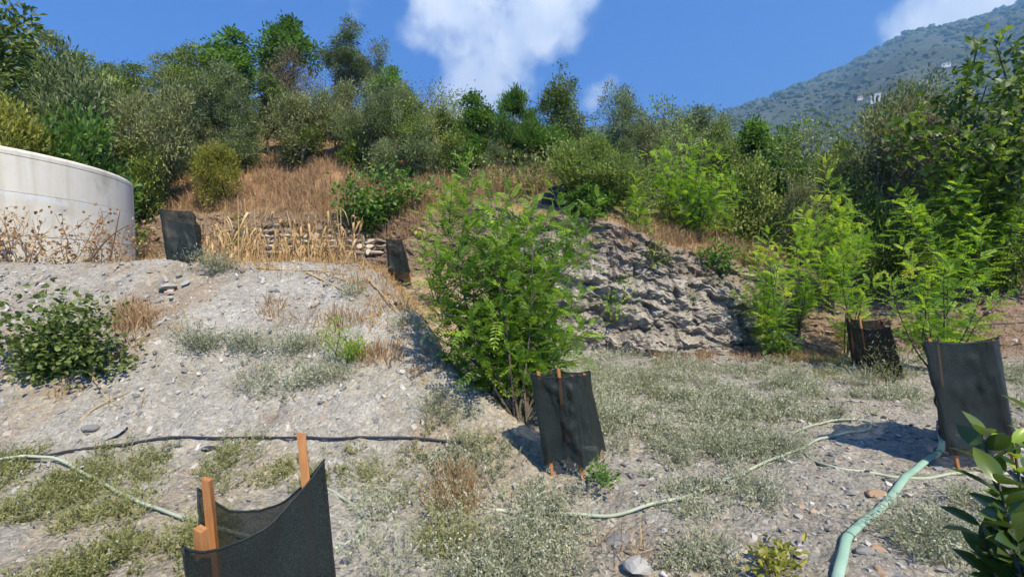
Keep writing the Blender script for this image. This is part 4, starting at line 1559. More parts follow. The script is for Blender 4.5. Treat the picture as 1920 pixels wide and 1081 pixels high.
TREES = [
    # skyline of the left hill
    ('dark', 0, -62, 13.5, -40, 90, 'dark tree cut off by the upper left corner'),
    ('feathery', 0, 105, 19.0, 50, 50, 'flat-topped feathery tree on the skyline beside the dark corner tree'),
    ('mid', 0, 35, 16.5, 62, 100, 'wide olive-green tree on the slope right below the dark corner tree'),
    ('mid', 1, 150, 17.0, 100, 60, 'bushy tree below the feathery tree on the skyline'),
    ('dark', 1, 215, 24.0, 118, 45, 'small dark tree on the low skyline between two groups of taller trees'),
    ('mid', 2, 265, 21.0, 120, 62, 'rounded tree low on the skyline right of the gap of open sky'),
    ('olive', 0, 330, 20.5, 92, 60, 'ragged olive-green tree at the left end of the tall skyline trees'),
    ('mid', 0, 385, 20.0, 80, 72, 'full green tree on the skyline, tallest above the solitary yellow bush'),
    ('leafy', 0, 462, 20.5, 60, 66, 'broad-leaved tree on the skyline with a rounded domed top'),
    ('leafy', 1, 540, 22.5, 38, 58, 'slender tall broad-leaved tree on the skyline beside the tall grey olive'),
    ('brown', 0, 560, 17.5, 98, 68, 'brownish twiggy tree in front of the slender broad-leaved tree'),
    ('olivetall', 0, 655, 19.5, 42, 62, 'tall grey olive tree standing clear against the blue sky'),
    ('olive', 1, 715, 19.0, 70, 40, 'side crown of grey olive leaning right against the sky'),
    ('leafy', 2, 742, 17.5, 132, 46, 'bright green tree just right of the tall grey olive'),
    ('olive', 2, 765, 16.0, 160, 55, 'grey-green tree where the left hill drops to the cloud'),
    # hillside wood, from the left
    ('brown', 1, 28, 12.8, 150, 66, 'dry brown bush above the tank at the left edge'),
    ('yellow', 0, 8, 10.6, 205, 62, 'yellow-green bush peeping over the tank at the left edge'),
    ('greyshrub', 0, 150, 14.0, 138, 78, 'pale grey-green bush above the middle of the tank'),
    ('mid', 1, 215, 16.0, 150, 76, 'green bushy tree on the slope behind the tank right end'),
    ('greenshrub', 0, 160, 12.0, 224, 66, 'bright green bush directly above the tank rim'),
    ('dark', 0, 95, 12.6, 190, 60, 'dark shaded bush between the brown bush and the bright green bush'),
    ('scrub', 0, 232, 13.0, 196, 66, 'grey twiggy bush behind the right end of the tank'),
    ('scrub', 1, 300, 14.5, 165, 72, 'mixed green scrub below the ragged skyline tree'),
    ('dark', 1, 255, 11.8, 262, 50, 'dark low bush just over the tank right shoulder'),
    ('greyshrub', 1, 320, 12.6, 235, 62, 'silvery scrub bush left of the solitary yellow bush'),
    ('midshrub', 0, 290, 11.9, 290, 44, 'low green bush at the tank corner above the net guard'),
    ('olive', 0, 425, 15.0, 118, 84, 'large grey olive in the middle of the hillside wood'),
    ('olive', 2, 470, 14.0, 165, 56, 'smaller grey olive overlapping the large one on its right'),
    ('olive', 1, 375, 14.2, 185, 50, 'grey-green tree at the foot of the large hillside olive'),
    ('dark', 1, 512, 16.0, 140, 44, 'dark gap tree between large olive and hollow bush'),
    ('greyshrub', 2, 470, 12.5, 245, 54, 'low silver bush behind the solitary yellow bush'),
    ('scrub', 2, 572, 13.2, 183, 76, 'olive-brown bush with a dark hollow above the dry grass'),
    ('dark', 0, 575, 13.0, 235, 46, 'dark leafy bush filling the hollow above the dry grass'),
    ('scrub', 0, 645, 14.5, 162, 66, 'brown-tipped scrub tree below the tall grey olive'),
    ('olive', 1, 700, 15.2, 150, 64, 'olive-green tree beneath the side crown of the tall olive'),
    ('greyshrub', 0, 662, 13.0, 222, 52, 'grey bush right of the hollow bush'),
    ('midshrub', 1, 660, 12.2, 258, 36, 'small bright green bush on the upper edge of the dry grass'),
    ('mid', 2, 778, 14.2, 186, 46, 'yellow-green tree at the end of the hillside wood'),
    ('greyshrub', 1, 795, 12.2, 236, 58, 'soft grey olive bush hanging over the bramble bank'),
    ('greyshrub', 2, 720, 12.2, 262, 40, 'pale silver bush beside the soft grey olive bush'),
    ('yellow', 0, 414, 12.0, 276, 50, 'solitary rounded yellow-green bush on the terrace edge'),
    # middle skyline
    ('dark', 1, 838, 17.0, 205, 28, 'narrow dark tree under the big cloud'),
    ('leafy', 0, 893, 15.5, 178, 50, 'glossy broad-leaved tree under the foot of the big cloud'),
    ('upright', 0, 968, 15.0, 172, 46, 'shrub of upright long-leaved shoots right of the glossy tree'),
    ('upright', 1, 1000, 14.4, 210, 40, 'lower clump of long-leaved shoots beside the round dark tree'),
    ('dark', 0, 1060, 16.0, 146, 50, 'round dark tree with sunlit yellowish top against the sky'),
    ('olive', 2, 1145, 17.0, 174, 52, 'grey olive tree right below the small white cloud'),
    ('olive', 0, 1200, 18.0, 214, 38, 'dim grey tree right of the olive under the small cloud'),
    ('sparse', 0, 1252, 17.0, 182, 36, 'thin almost leafless sapling sticking up into the sky'),
    ('scrub', 1, 1225, 16.0, 232, 44, 'pale scrub below the leafless sapling'),
    ('olive', 1, 1290, 19.0, 200, 34, 'narrow grey tree on the skyline left of the mountain'),
    ('olivetall', 1, 1328, 20.0, 203, 26, 'slim wind-bent tree where the skyline meets the mountain'),
    ('mid', 1, 1330, 17.5, 240, 44, 'dull green tree behind the bright rounded locust'),
    ('leafy', 1, 1388, 19.0, 238, 36, 'dark green leafy tree below the low end of the mountain'),
    ('dark', 1, 1432, 18.0, 258, 38, 'deep green tree in the dip below the mountain'),
    ('midshrub', 2, 850, 13.2, 246, 40, 'yellow-green bush below the narrow dark tree'),
    ('greenshrub', 1, 905, 13.2, 258, 46, 'green undergrowth bush below the glossy broad-leaved tree'),
    ('greyshrub', 0, 925, 11.9, 272, 30, 'silver spiky bush above the young locust'),
    ('greenshrub', 0, 1040, 13.6, 240, 52, 'green shrub row in front of the round dark tree'),
    ('midshrub', 0, 1110, 13.4, 250, 46, 'green bush in front of the grey olive on the skyline'),
    ('greyshrub', 1, 1180, 13.6, 262, 46, 'grey-green bush between broom and bright rounded locust'),
    # right side
    ('midshrub', 1, 1400, 12.5, 300, 48, 'yellow-green bush right of the bright rounded locust'),
    ('greenshrub', 1, 1460, 15.0, 262, 52, 'green thicket in the dip right of the bright rounded locust'),
    ('sparse', 1, 1535, 12.5, 212, 66, 'sparse small tree with yellowing leaves before the mountain'),
    ('midshrub', 2, 1580, 14.5, 268, 60, 'dull green thicket behind the sparse yellowing tree'),
    ('scrub', 1, 1660, 12.0, 192, 64, 'tall dusty scrub thicket on the right before the mountain'),
    ('brown', 1, 1720, 11.0, 210, 66, 'brown twiggy shrub behind the fig tree'),
    ('olive', 2, 1690, 12.8, 172, 46, 'dusty olive tree between the scrub thicket and fig tree'),
    ('olive', 0, 1890, 11.5, 150, 66, 'grey olive tree behind the fig tree at the right edge'),
    ('mid', 0, 1790, 11.2, 300, 66, 'dark shaded thicket below the fig tree'),
    ('midshrub', 1, 1900, 9.6, 380, 60, 'dark bush at the right edge under the fig tree'),
    ('scrub', 2, 1500, 11.2, 345, 40, 'low dry scrub beside the sparse yellowing tree'),
    ('midshrub', 0, 1640, 10.0, 372, 36, 'low green bush on the right bank above the dry grass'),
    ('broom', 0, 1110, 10.5, 258, 88, 'tall feathery broom bush overhanging the rock bank'),
    ('broom', 1, 1165, 10.2, 300, 66, 'right part of the broom overhanging the rock bank'),
    ('greenshrub', 0, 1100, 9.9, 355, 48, 'glossy dark-leaved shrub under the broom on the rock bank'),
]
for t_ in TREES:
    t_ = list(t_)
    if t_[0] == 'yellow' and t_[2] > 300:
        t_[3] = 14.3
    elif t_[3] >= 17 and t_[2] < 800:
        t_[3] = t_[3] * 1.3
    elif 480 <= t_[2] <= 680:
        t_[3] = max(t_[3], 16.6 + (t_[3] - 12) * .5)
    elif 200 < t_[2] <= 300 and t_[3] < 14:
        t_[3] = 14.0 + (t_[3] - 11.8) * .5
    elif 300 < t_[2] < 480:
        t_[3] = max(t_[3] + 1.5, 16.8 + (t_[3] - 12) * .5)
    elif 680 < t_[2] < 830 and t_[3] < 17:
        t_[3] = max(t_[3] + 1.6, 15.6)
    elif 830 <= t_[2] < 1250 and 11.5 < t_[3] < 15:
        t_[3] = 15 + (t_[3] - 13) * .3
    plant(*t_)


# ------------------------------------------------------------------ young locusts: leaders with pinnate leaves
def locust(label, base, tips, fl=.24, step=.05, bright=False, seed=0, t0=.12, shoots=2, pairs=8, group='young locust trees', stem_r=.014, leaflet=.17):
    """base: ground point; tips: world points of the leaders' ends"""
    rng = np.random.default_rng(seed)
    base = np.array(base)
    o = thing('locust_tree', label, 'tree', base, 0, group)
    wood, leaf = MB(), MB()

    def shoot(P, t0, fl, r0, tone):
        n = len(P)
        tube(wood, P, np.linspace(r0, .0025, n), 5)
        seg = np.linalg.norm(np.diff(P, axis=0), axis=1)
        s = np.concatenate([[0], np.cumsum(seg)])
        L = s[-1]
        k = max(3, int(L * (1 - t0) / step))
        q = np.sort(np.concatenate([np.linspace(t0, 1, k)]))
        q = np.clip(q + rng.normal(0, .01, k), 0, 1)
        pos = np.stack([np.interp(q * L, s, P[:, c]) for c in range(3)], -1)
        T = np.gradient(P, axis=0)
        tn = nrmz(np.stack([np.interp(q * L, s, T[:, c]) for c in range(3)], -1))
        az = np.arange(k) * 2.4 + rng.uniform(0, 6)
        e1 = nrmz(np.cross(tn, [0, 0, 1.0]) + 1e-4)
        e2 = np.cross(tn, e1)
        D = np.cos(az)[:, None] * e1 + np.sin(az)[:, None] * e2
        D = D + tn * (.45 + .9 * sstep(.8, 1, q))[:, None] + np.array([0, 0, .25])
        ll = fl * rng.uniform(.7, 1.15, k) * (1 - .28 * sstep(.8, 1.0, q))
        var = np.clip(tone + .25 * sstep(.5, 1, q) + rng.normal(0, .2, k), 0, .9 if bright else .74)
        fronds(leaf, pos, D, ll, rng, pairs, leaflet, .44, .22, var)
    for tip in tips:
        B = np.array(tip) - base
        L = np.linalg.norm(B)
        out = B.copy()
        out[2] = 0
        C = np.array([rng.normal(0, .03, 3) * [1, 1, 0] - [0, 0, .05], B * .35 + out * .05 + [0, 0, L * .03] + rng.normal(0, .05 * L, 3), B * .7 + rng.normal(0, .04 * L, 3) + [0, 0, .02 * L], B])
        P = spline(C, 16)
        shoot(P, t0, fl, stem_r * rng.uniform(.7, 1.1), .42)
        for q in range(shoots):
            i = rng.integers(4, 13)
            d = rdirs(rng, 1)[0]
            d[2] = abs(d[2]) * .6 + .15
            l2 = L * rng.uniform(.16, .30)
            E = P[i] + nrmz(d[None])[0] * l2
            Q = spline(np.array([P[i], P[i] * .5 + E * .5 + rng.normal(0, .06 * l2, 3), E + [0, 0, .1 * l2]]), 8)
            shoot(Q, .1, fl * .9, stem_r * .45, .36)
    link('trunk', wood.mesh('trunk', M['bark']), o)
    link('crown', leaf.mesh('crown', M['locustb'] if bright else M['locust']), o)
    return o


def tips(lst, depth, spread=.4, seed=0):
    r = random.Random(seed)
    return [at(p[0], p[1], depth + (p[2] if len(p) > 2 else r.uniform(-spread, spread))) for p in lst]


def gd(px, depth):
    X = (px - 960) / FPX * depth
    return Vector((X, depth, Hs(X, depth)))


# the central one: two saplings growing together
gb = gnd(975, 790)
locust('tall bushy green locust sapling in the middle of the plot, behind the open net guard', gb,
       tips([(868, 298), (830, 372), (905, 345), (955, 365), (1000, 372), (1040, 400), (1075, 415), (1092, 470), (1100, 545), (1090, 610), (1060, 660),
             (800, 405), (795, 470), (810, 530), (820, 590), (835, 650), (870, 690), (900, 420), (960, 455), (1010, 480), (930, 520), (980, 560), (890, 580), (1030, 560), (960, 640), (1000, 690), (920, 690)], 5.35, .62, 4),
       .30, .043, False, 41, .2, 4, 8, stem_r=.013)
locust('bright rounded locust with a dark heart on the terrace', gd(1300, 10.9),
       tips([(1290, 248), (1250, 262), (1330, 268), (1215, 290), (1355, 300), (1375, 330), (1210, 325), (1385, 365), (1225, 360), (1300, 300), (1270, 330), (1340, 350), (1370, 395), (1310, 370), (1245, 390), (1260, 290), (1320, 330)], 10.9, .7, 6),
       .36, .06, True, 42, .12, 4, 7, stem_r=.02)
locust('slim light green locust at the corner of the rock bank', gd(1195, 9.7),
       tips([(1190, 335), (1205, 375), (1175, 385), (1215, 420), (1180, 430)], 9.55, .25, 7), .32, .045, True, 43, .1, 3, 7)
locust('slender locust sapling growing against the rock bank', gd(1448, 8.75),
       tips([(1440, 432), (1420, 480), (1462, 470), (1405, 545), (1475, 540), (1430, 590), (1415, 610)], 8.55, .3, 8), .32, .045, True, 44, .12, 3, 7)
locust('second sapling close beside the slender locust at the rock bank', gd(1500, 9.1),
       tips([(1492, 432), (1510, 470), (1480, 490), (1520, 510)], 8.9, .25, 9), .31, .045, True, 45, .12, 3, 7)
locust('loose locust sapling rising above the right bank', gd(1560, 9.4),
       tips([(1548, 300), (1530, 375), (1575, 385), (1505, 395), (1600, 400), (1540, 430), (1580, 440), (1515, 450)], 9.3, .35, 10), .33, .05, True, 46, .15, 3, 7)
locust('arching locust shoot left of the two big fern-like shoots', gd(1590, 8.5),
       tips([(1615, 430), (1595, 455), (1640, 520), (1570, 480), (1620, 550)], 8.0, .2, 11), .30, .045, True, 47, .15, 1, 7)
locust('fern-like locust shoot with two ranks of leaves, behind the far guard', gd(1755, 7.6),
       tips([(1690, 462), (1715, 500), (1740, 540), (1670, 520)], 6.9, .1, 12), .30, .05, True, 48, .2, 0, 7)
locust('tall fern-like locust shoot above the leaning guard', gd(1775, 7.4),
       tips([(1842, 418), (1800, 455), (1770, 500), (1850, 520), (1880, 560), (1735, 560)], 6.7, .1, 13), .31, .05, True, 49, .2, 0, 7)
locust('leafy locust thicket under the fig tree', gd(1810, 9.6),
       tips([(1800, 268), (1775, 320), (1840, 300), (1740, 350), (1720, 400), (1865, 330), (1890, 300), (1915, 280), (1820, 380), (1880, 390), (1930, 350), (1910, 400), (1700, 370)], 9.0, .5, 14), .38, .05, True, 50, .2, 4, 7, stem_r=.016)
locust('young green locust left of the central sapling in the gully', gd(822, 8.8),
       tips([(800, 395), (825, 410), (775, 430), (840, 445)], 8.6, .2, 15), .24, .06, True, 51, .15, 1, 7)


# ------------------------------------------------------------------ fig tree, each large leaf a part
def fig_leaf(seed):
    rng = np.random.default_rng(seed)
    out = [(0, 0)]
    for ang, r in ((-75, .42), (-58, .62), (-42, .34), (-28, .86), (-12, .50), (0, 1.0), (12, .50), (28, .86), (42, .34), (58, .62), (75, .42)):
        r *= rng.uniform(.92, 1.08)
        out.append((math.sin(rad(ang)) * r * .9, math.cos(rad(ang)) * r + .05))
    V = np.array([(0, .12, 0)] + [(x, y, -.25 * x * x + .06 * y * (1 - y) + rng.normal(0, .02)) for x, y in out])
    F = np.array([(0, i, i + 1) for i in range(1, len(V) - 1)] + [(0, len(V) - 1, 1)])
    return V, F


FIGM = []
for k_ in range(5):
    V_, F_ = fig_leaf(k_)
    FIGM.append(make_mesh('leaf', V_, [(F_, 0)], M['fig'], True, np.full(len(V_), [.15, .35, .5, .7, .95][k_])))


def build_fig():
    rng = np.random.default_rng(31)
    base = gnd(1880, 470)
    base = Vector((at(1900, 480, 9.6).x, 9.6, 0))
    base.z = Hs(base.x, base.y) - .05
    o = thing('fig_tree', 'large-leaved fig tree rising at the right edge against the mountain', 'tree', base)
    wood = MB()
    ends = [(1835, 80, .2), (1865, 75, -.2), (1905, 95, .1), (1800, 200, 0), (1730, 215, .1), (1685, 228, 0), (1675, 262, .2), (1850, 160, -.3), (1890, 190, -.2), (1770, 250, -.2), (1840, 260, -.4), (1915, 150, .3),
            (1760, 185, .2), (1900, 270, -.3), (1950, 120, 0), (1960, 220, -.2), (1820, 130, .1), (1720, 255, -.1), (1870, 310, -.4)]
    c = np.array(base)
    fork = np.array([0, 0, 1.0])
    tube(wood, spline([(0, 0, -.1), (.05, 0, .5), fork], 8), np.linspace(.10, .075, 8), 7)
    leavesP = []
    for e in ends:
        E = np.array(at(e[0], e[1], 9.0 + e[2])) - c
        P = limb(wood, fork, E, .045, .010, rng, 10, .14, 6)
        for i in range(3, 10):
            for q in range(2 if i < 8 else 3):
                leavesP.append((P[i] + rng.normal(0, .05, 3), nrmz((P[i] - P[i - 1])[None])[0], i / 9))
        for s in range(2):
            i = rng.integers(4, 9)
            E2 = P[i] + rdirs(rng, 1)[0] * [.6, .6, .45] + [0, 0, .1]
            Q = limb(wood, P[i], E2, .014, .006, rng, 6, .15, 4)
            for j in range(2, 6):
                leavesP.append((Q[j] + rng.normal(0, .04, 3), nrmz((Q[j] - Q[j - 1])[None])[0], .8))
    link('trunk', wood.mesh('trunk', M['bark']), o)
    rng.shuffle(leavesP)
    for (p, t, f) in leavesP[:290]:
        d = t * .3 + rdirs(rng, 1)[0] * .9 + np.array([0, 0, -.15])
        d = d / np.linalg.norm(d)
        q = Vector(d).to_track_quat('Y', 'Z')
        lf = link('leaf', FIGM[rng.integers(5)], o, p)
        lf.rotation_euler = (q @ Euler((0, rng.normal(0, .6), 0)).to_quaternion()).to_euler()
        s = rng.uniform(.15, .24)
        lf.scale = (s, s, s)
    # the rest of the leaves, deeper in the crown
    fl = MB()
    k = 1500
    src = np.array([p for (p, t, f) in leavesP])
    P = src[rng.integers(len(src), size=k)] + rng.normal(0, .16, (k, 3))
    D = rng.normal(0, 1, (k, 3)) + [0, 0, -.3]
    leaves(fl, P, D, rng.uniform(.11, .2, k), rng.uniform(.08, .14, k), rng, tmpl=LEAF6)
    tag(link('leaves', fl.mesh('leaves', M['fig']), o), kind='stuff')


build_fig()


# ------------------------------------------------------------------ citrus in the lower right corner, each leaf a part
def oval_leaf(seed, mat, var):
    rng = np.random.default_rng(seed)
    rows = 8
    V, F = [], []
    cup = rng.uniform(.08, .2)
    for i in range(rows):
        t = i / (rows - 1)
        wdt = .5 * .46 * (math.sin(math.pi * t ** .85) ** .8 if 0 < t < 1 else .03)
        bend = -.22 * t * t
        for u in (-1, -.5, 0, .5, 1):
            V.append((u * wdt, t, bend + cup * abs(u) * wdt * 1.6 + rng.normal(0, .003)))
    for i in range(rows - 1):
        for j in range(4):
            a = i * 5 + j
            F.append((a, a + 1, a + 6, a + 5))
    return make_mesh('leaf', np.array(V), [(np.array(F), 0)], mat, True, np.full(len(V), var))


def build_citrus():
    rng = np.random.default_rng(17)
    LM = [oval_leaf(k, M['citrus'], v) for k, v in enumerate((.1, .3, .5, .7, .95))]
    LN = [oval_leaf(9, M['citrusnew'], .5)]
    bx_, by_ = 1.22, .98
    base = Vector((bx_, by_, Hs(bx_, by_) - .03))
    o = thing('citrus_tree', 'young citrus tree with glossy oval leaves reaching in at the lower right corner', 'tree', base)
    c = np.array(base)
    wood = MB()
    fork = np.array([0, 0, .45])
    tube(wood, spline([(0, 0, -.05), (.01, .01, .2), fork], 8), np.linspace(.016, .012, 8), 7)
    shoots = [(1842, 815, 1.02), (1838, 985, .98), (1900, 830, 1.0), (1872, 905, .95), (1890, 960, .92), (1905, 1020, .93), (1880, 1045, 1.02), (1940, 900, 1.05), (1935, 1000, 1.0), (1900, 1075, .95), (1960, 800, 1.0)]
    for k, (px, py, dp) in enumerate(shoots):
        E = np.array(at(px, py, dp)) - c
        st = fork * rng.uniform(.45, 1.0)
        P = spline(np.array([st, st * .6 + E * .4 + [0, 0, .06], E * .8 + st * .2 + [0, 0, .02], E]), 14)
        tube(wood, P, np.linspace(.006, .0022, 14), 5)
        for i in range(5, 14):
            for q in range(1 if i < 9 else 2):
                t = nrmz((P[i] - P[i - 1])[None])[0]
                az = i * 2.4 + k + q * 3
                e1 = nrmz(np.cross(t, [0, 0, 1.0])[None])[0]
                e2 = np.cross(t, e1)
                d = math.cos(az) * e1 + math.sin(az) * e2 + t * .75 + np.array([0, 0, .15])
                qn = Vector(d / np.linalg.norm(d)).to_track_quat('Y', 'Z')
                new = (k in (2,) and i > 9)
                lf = link('leaf', LN[0] if new else LM[rng.integers(5)], o, P[i])
                lf.rotation_euler = (qn @ Euler((0, rng.normal(0, .5), 0)).to_quaternion()).to_euler()
                s = rng.uniform(.06, .095) * (.6 if new else 1)
                lf.scale = (s, s, s)
    link('trunk', wood.mesh('trunk', M['bark'], True), o)


build_citrus()


# ------------------------------------------------------------------ bushes and herbs close by
def leafbush(name, label, pts, depth0, leaf, wd, n, mat, seed, cr=.09, cat='bush', stemr=.006, up=.2, group=None, bark='bark', base=None, spread=.22, tmpl=LEAF6):
    """a bush whose shoots end at the given pixels"""
    rng = np.random.default_rng(seed)
    b = gnd(*base)
    o = thing(name, label, cat, b, 0, group)
    c = np.array(b)
    wood, lf = MB(), MB()
    for p in pts:
        E = np.array(at(p[0], p[1], b.y + depth0 + rng.uniform(-spread, spread))) - c
        gz = Hs(E[0] + c[0], E[1] + c[1]) - c[2] + .04
        E[2] = max(E[2], gz)
        P = limb(wood, rng.normal(0, .03, 3) * [1, 1, 0], E, stemr, .0015, rng, 9, .14, 4)
        k = n // len(pts)
        i = rng.integers(2, 9, k)
        off = rng.normal(0, cr, (k, 3)) * [1, 1, .75]
        Q = P[i] + off
        gzq = H(Q[:, 0] + c[0], Q[:, 1] + c[1]) - c[2] + .01
        Q[:, 2] = np.maximum(Q[:, 2], gzq)
        D = nrmz(off / cr * .5 + rng.normal(0, .6, (k, 3)) + [0, 0, up])
        leaves(lf, Q, D, leaf * rng.uniform(.6, 1.25, k), wd * rng.uniform(.7, 1.2, k), rng, tmpl=tmpl, var=np.clip(rng.normal(.45, .25, k), 0, 1))
    link('stems', wood.mesh('stems', M[bark]), o)
    link('foliage', lf.mesh('foliage', mat), o)
    return o


leafbush('caper_bush', 'dark green leafy bush spreading on the grey mound at the left edge',
         [(-30, 600), (20, 600), (70, 575), (110, 560), (40, 650), (90, 620), (140, 600), (170, 575), (190, 580), (60, 690), (120, 660), (160, 640), (110, 700), (170, 680), (200, 650), (225, 685), (185, 705), (130, 610), (80, 660)],
         -.05, .055, .045, 3600, M['dark'], 61, .105, base=(100, 690))
leafbush('green_herb', 'bright green feathery herb on the right flank of the mound',
         [(615, 610), (630, 600), (645, 620), (660, 640), (670, 655), (625, 640), (650, 670), (680, 640)], 0, .05, .011, 800, M['locustb'], 62, .05, 'plant', base=(650, 680), up=.9, tmpl=LEAF4)
leafbush('yellow_herb', 'yellowing broad-leaved herb at the lower edge of the plot',
         [(1405, 1050), (1420, 1030), (1440, 1020), (1465, 1025), (1480, 1040), (1450, 1050), (1430, 1065), (1500, 1015)], 0, .055, .026, 150, M['yellow'], 63, .03, 'plant', base=(1445, 1075), up=.5, stemr=.003)
leafbush('green_herb', 'small dark green seedling beside the open net guard',
         [(1105, 880), (1125, 870), (1140, 885), (1115, 900), (1150, 900)], 0, .05, .024, 130, M['green'], 64, .035, 'plant', base=(1125, 915), up=.4, stemr=.003)
leafbush('bramble', 'tangled bramble with glossy and yellow leaves spilling over the bank',
         [(640, 350), (665, 340), (690, 330), (720, 320), (745, 325), (770, 335), (650, 385), (690, 370), (730, 360), (770, 350), (660, 410), (700, 400), (740, 385), (690, 430), (720, 420), (640, 375), (800, 350), (820, 345)],
         -.15, .13, .085, 2400, M['green'], 65, .20, base=(705, 425), spread=.5, stemr=.012)
leafbush('vine', 'yellow-green vine climbing a cane among the maize stalks',
         [(440, 410), (448, 400), (452, 420), (445, 440), (455, 450), (438, 455)], 0, .11, .085, 120, M['yellow'], 66, .09, 'plant', base=(446, 470), stemr=.006)
leafbush('green_herb', 'low green plant on the rock bank under the dry ledge',
         [(1340, 470), (1360, 460), (1385, 465), (1320, 500), (1350, 510), (1335, 535), (1310, 470)], -.1, .10, .05, 420, M['green'], 67, .13, 'plant', base=(1350, 490), spread=.2)
leafbush('green_herb', 'small leafy plant at the foot of the slender locust',
         [(1455, 630), (1470, 615), (1485, 640), (1440, 645), (1470, 660)], -.1, .10, .06, 260, M['green'], 68, .10, 'plant', base=(1465, 672))
leafbush('green_herb', 'green weed hanging on the rock face beside the central sapling',
         [(1160, 560), (1180, 540), (1150, 600), (1170, 520), (1140, 570)], -.1, .09, .035, 240, M['locustb'], 69, .11, 'plant', base=(1160, 575))
leafbush('green_herb', 'low green growth along the bank between far guard and leaning guard',
         [(1700, 600), (1730, 610), (1760, 620), (1790, 600), (1830, 600), (1860, 620), (1720, 640), (1690, 580)], -.1, .10, .045, 700, M['broom'], 70, .16, 'plant', base=(1760, 640), spread=.3)
leafbush('green_herb', 'pale green grassy weed in front of the far guard',
         [(1640, 640), (1660, 650), (1680, 640), (1650, 670), (1670, 690), (1700, 660), (1710, 680), (1630, 690)], -.2, .07, .010, 420, M['weed'], 71, .07, 'plant', base=(1668, 725), up=.8, tmpl=LEAF4)

leafbush('green_herb', 'green weed rooted in the upper left of the rock face',
         [(1215, 470), (1235, 460), (1255, 480), (1225, 495)], -.1, .09, .04, 170, M['broom'], 72, .09, 'plant', base=(1232, 490), spread=.15)
leafbush('green_herb', 'low green weed on the brown ledge above the slender locust',
         [(1400, 470), (1425, 455), (1385, 490), (1415, 500), (1440, 480)], -.1, .09, .04, 260, M['broom'], 73, .11, 'plant', base=(1412, 495), spread=.2)
leafbush('green_herb', 'small green weed in the middle of the rock face',
         [(1285, 560), (1300, 548), (1272, 575)], -.1, .07, .03, 80, M['green'], 74, .06, 'plant', base=(1288, 570), spread=.1)
leafbush('dry_shrub', 'dry brown twiggy shrub drooping from the top of the rock bank',
         [(1230, 440), (1260, 430), (1290, 440), (1200, 450), (1245, 465), (1275, 460), (1310, 450)], -.15, .08, .02, 380, M['brown'], 75, .12, 'shrub', base=(1255, 450), spread=.3, tmpl=LEAF4, bark='greybark')

SAGE = [('silvery sage clump spilling over the mound crest beside the net guard', (400, 508), [(350, 480), (375, 470), (400, 478), (425, 482), (445, 490), (385, 490), (420, 496)], 1500, 81),
        ('grey-green clump in the middle of the mound, left one', (380, 660), [(320, 625), (345, 615), (370, 610), (400, 625), (345, 645), (380, 640), (410, 650)], 1300, 82),
        ('grey-green clump in the middle of the mound, nearest the green herb', (560, 660), [(470, 640), (500, 630), (530, 625), (560, 630), (590, 640), (610, 650), (540, 650)], 1400, 83),
        ('grey-green clump between the two others on the mound', (455, 655), [(420, 635), (440, 625), (470, 630), (490, 645), (455, 645)], 1000, 84),
        ('low dusty clump below the green herb on the mound', (610, 712), [(570, 690), (600, 680), (630, 685), (660, 695), (590, 705), (640, 712)], 900, 85),
        ('small silver clump at the top of the mound flank', (660, 555), [(640, 535), (660, 530), (680, 545), (655, 548)], 500, 86),
        ('silver weed clump below the gully guard', (735, 520), [(700, 510), (730, 505), (760, 512), (780, 518)], 500, 87),
        ('silver weed clump on the straw path below the gully', (762, 610), [(740, 600), (760, 592), (785, 605)], 350, 88)]
for lb, bs, pt, nn, sd in SAGE:
    leafbush('sage_clump', lb, pt, 0, .045, .010, nn, M['sage'], sd, .065, 'plant', base=bs, up=.9, stemr=.003, group='grey weed clumps on the mound', tmpl=LEAF4, spread=.15)


# ------------------------------------------------------------------ dried maize and beans on the terrace
def maize(seed):
    rng = np.random.default_rng(seed)
    mb = MB()
    h = rng.uniform(.8, 1.25)
    lean = rng.normal(0, .10, 2)
    P = spline(np.array([(0, 0, -.05), (lean[0] * .4, lean[1] * .4, h * .5), (lean[0], lean[1], h)]), 8)
    tube(mb, P, np.linspace(.011, .004, 8), 5, .7)
    for k in range(10):
        t = rng.uniform(.1, .95)
        p = np.array([np.interp(t, np.linspace(0, 1, 8), P[:, c]) for c in range(3)])
        az = rng.uniform(0, 6.3)
        d = np.array([math.cos(az), math.sin(az), 0])
        L = rng.uniform(.18, .42)
        q = np.array([p, p + d * L * .25 + [0, 0, L * .15], p + d * L * .45 - [0, 0, L * .2], p + d * L * .5 - [0, 0, L * .75]])
        q = spline(q, 6)
        q[:, 2] = np.maximum(q[:, 2], 0)
        s = np.array([-d[1], d[0], 0])
        wv = np.array([.008, .017, .02, .018, .012, .003])[:, None]
        tw = rng.normal(0, .5, 6)[:, None]
        sv = s * np.cos(tw) + np.array([0, 0, 1.0]) * np.sin(tw)
        V = np.stack([q - sv * wv, q + sv * wv], 1).reshape(-1, 3)
        F = np.array([(2 * i, 2 * i + 1, 2 * i + 3, 2 * i + 2) for i in range(5)])
        mb.add(V, F, rng.uniform(.1, 1))
    return mb.mesh('maize_stalk', M['straw'])


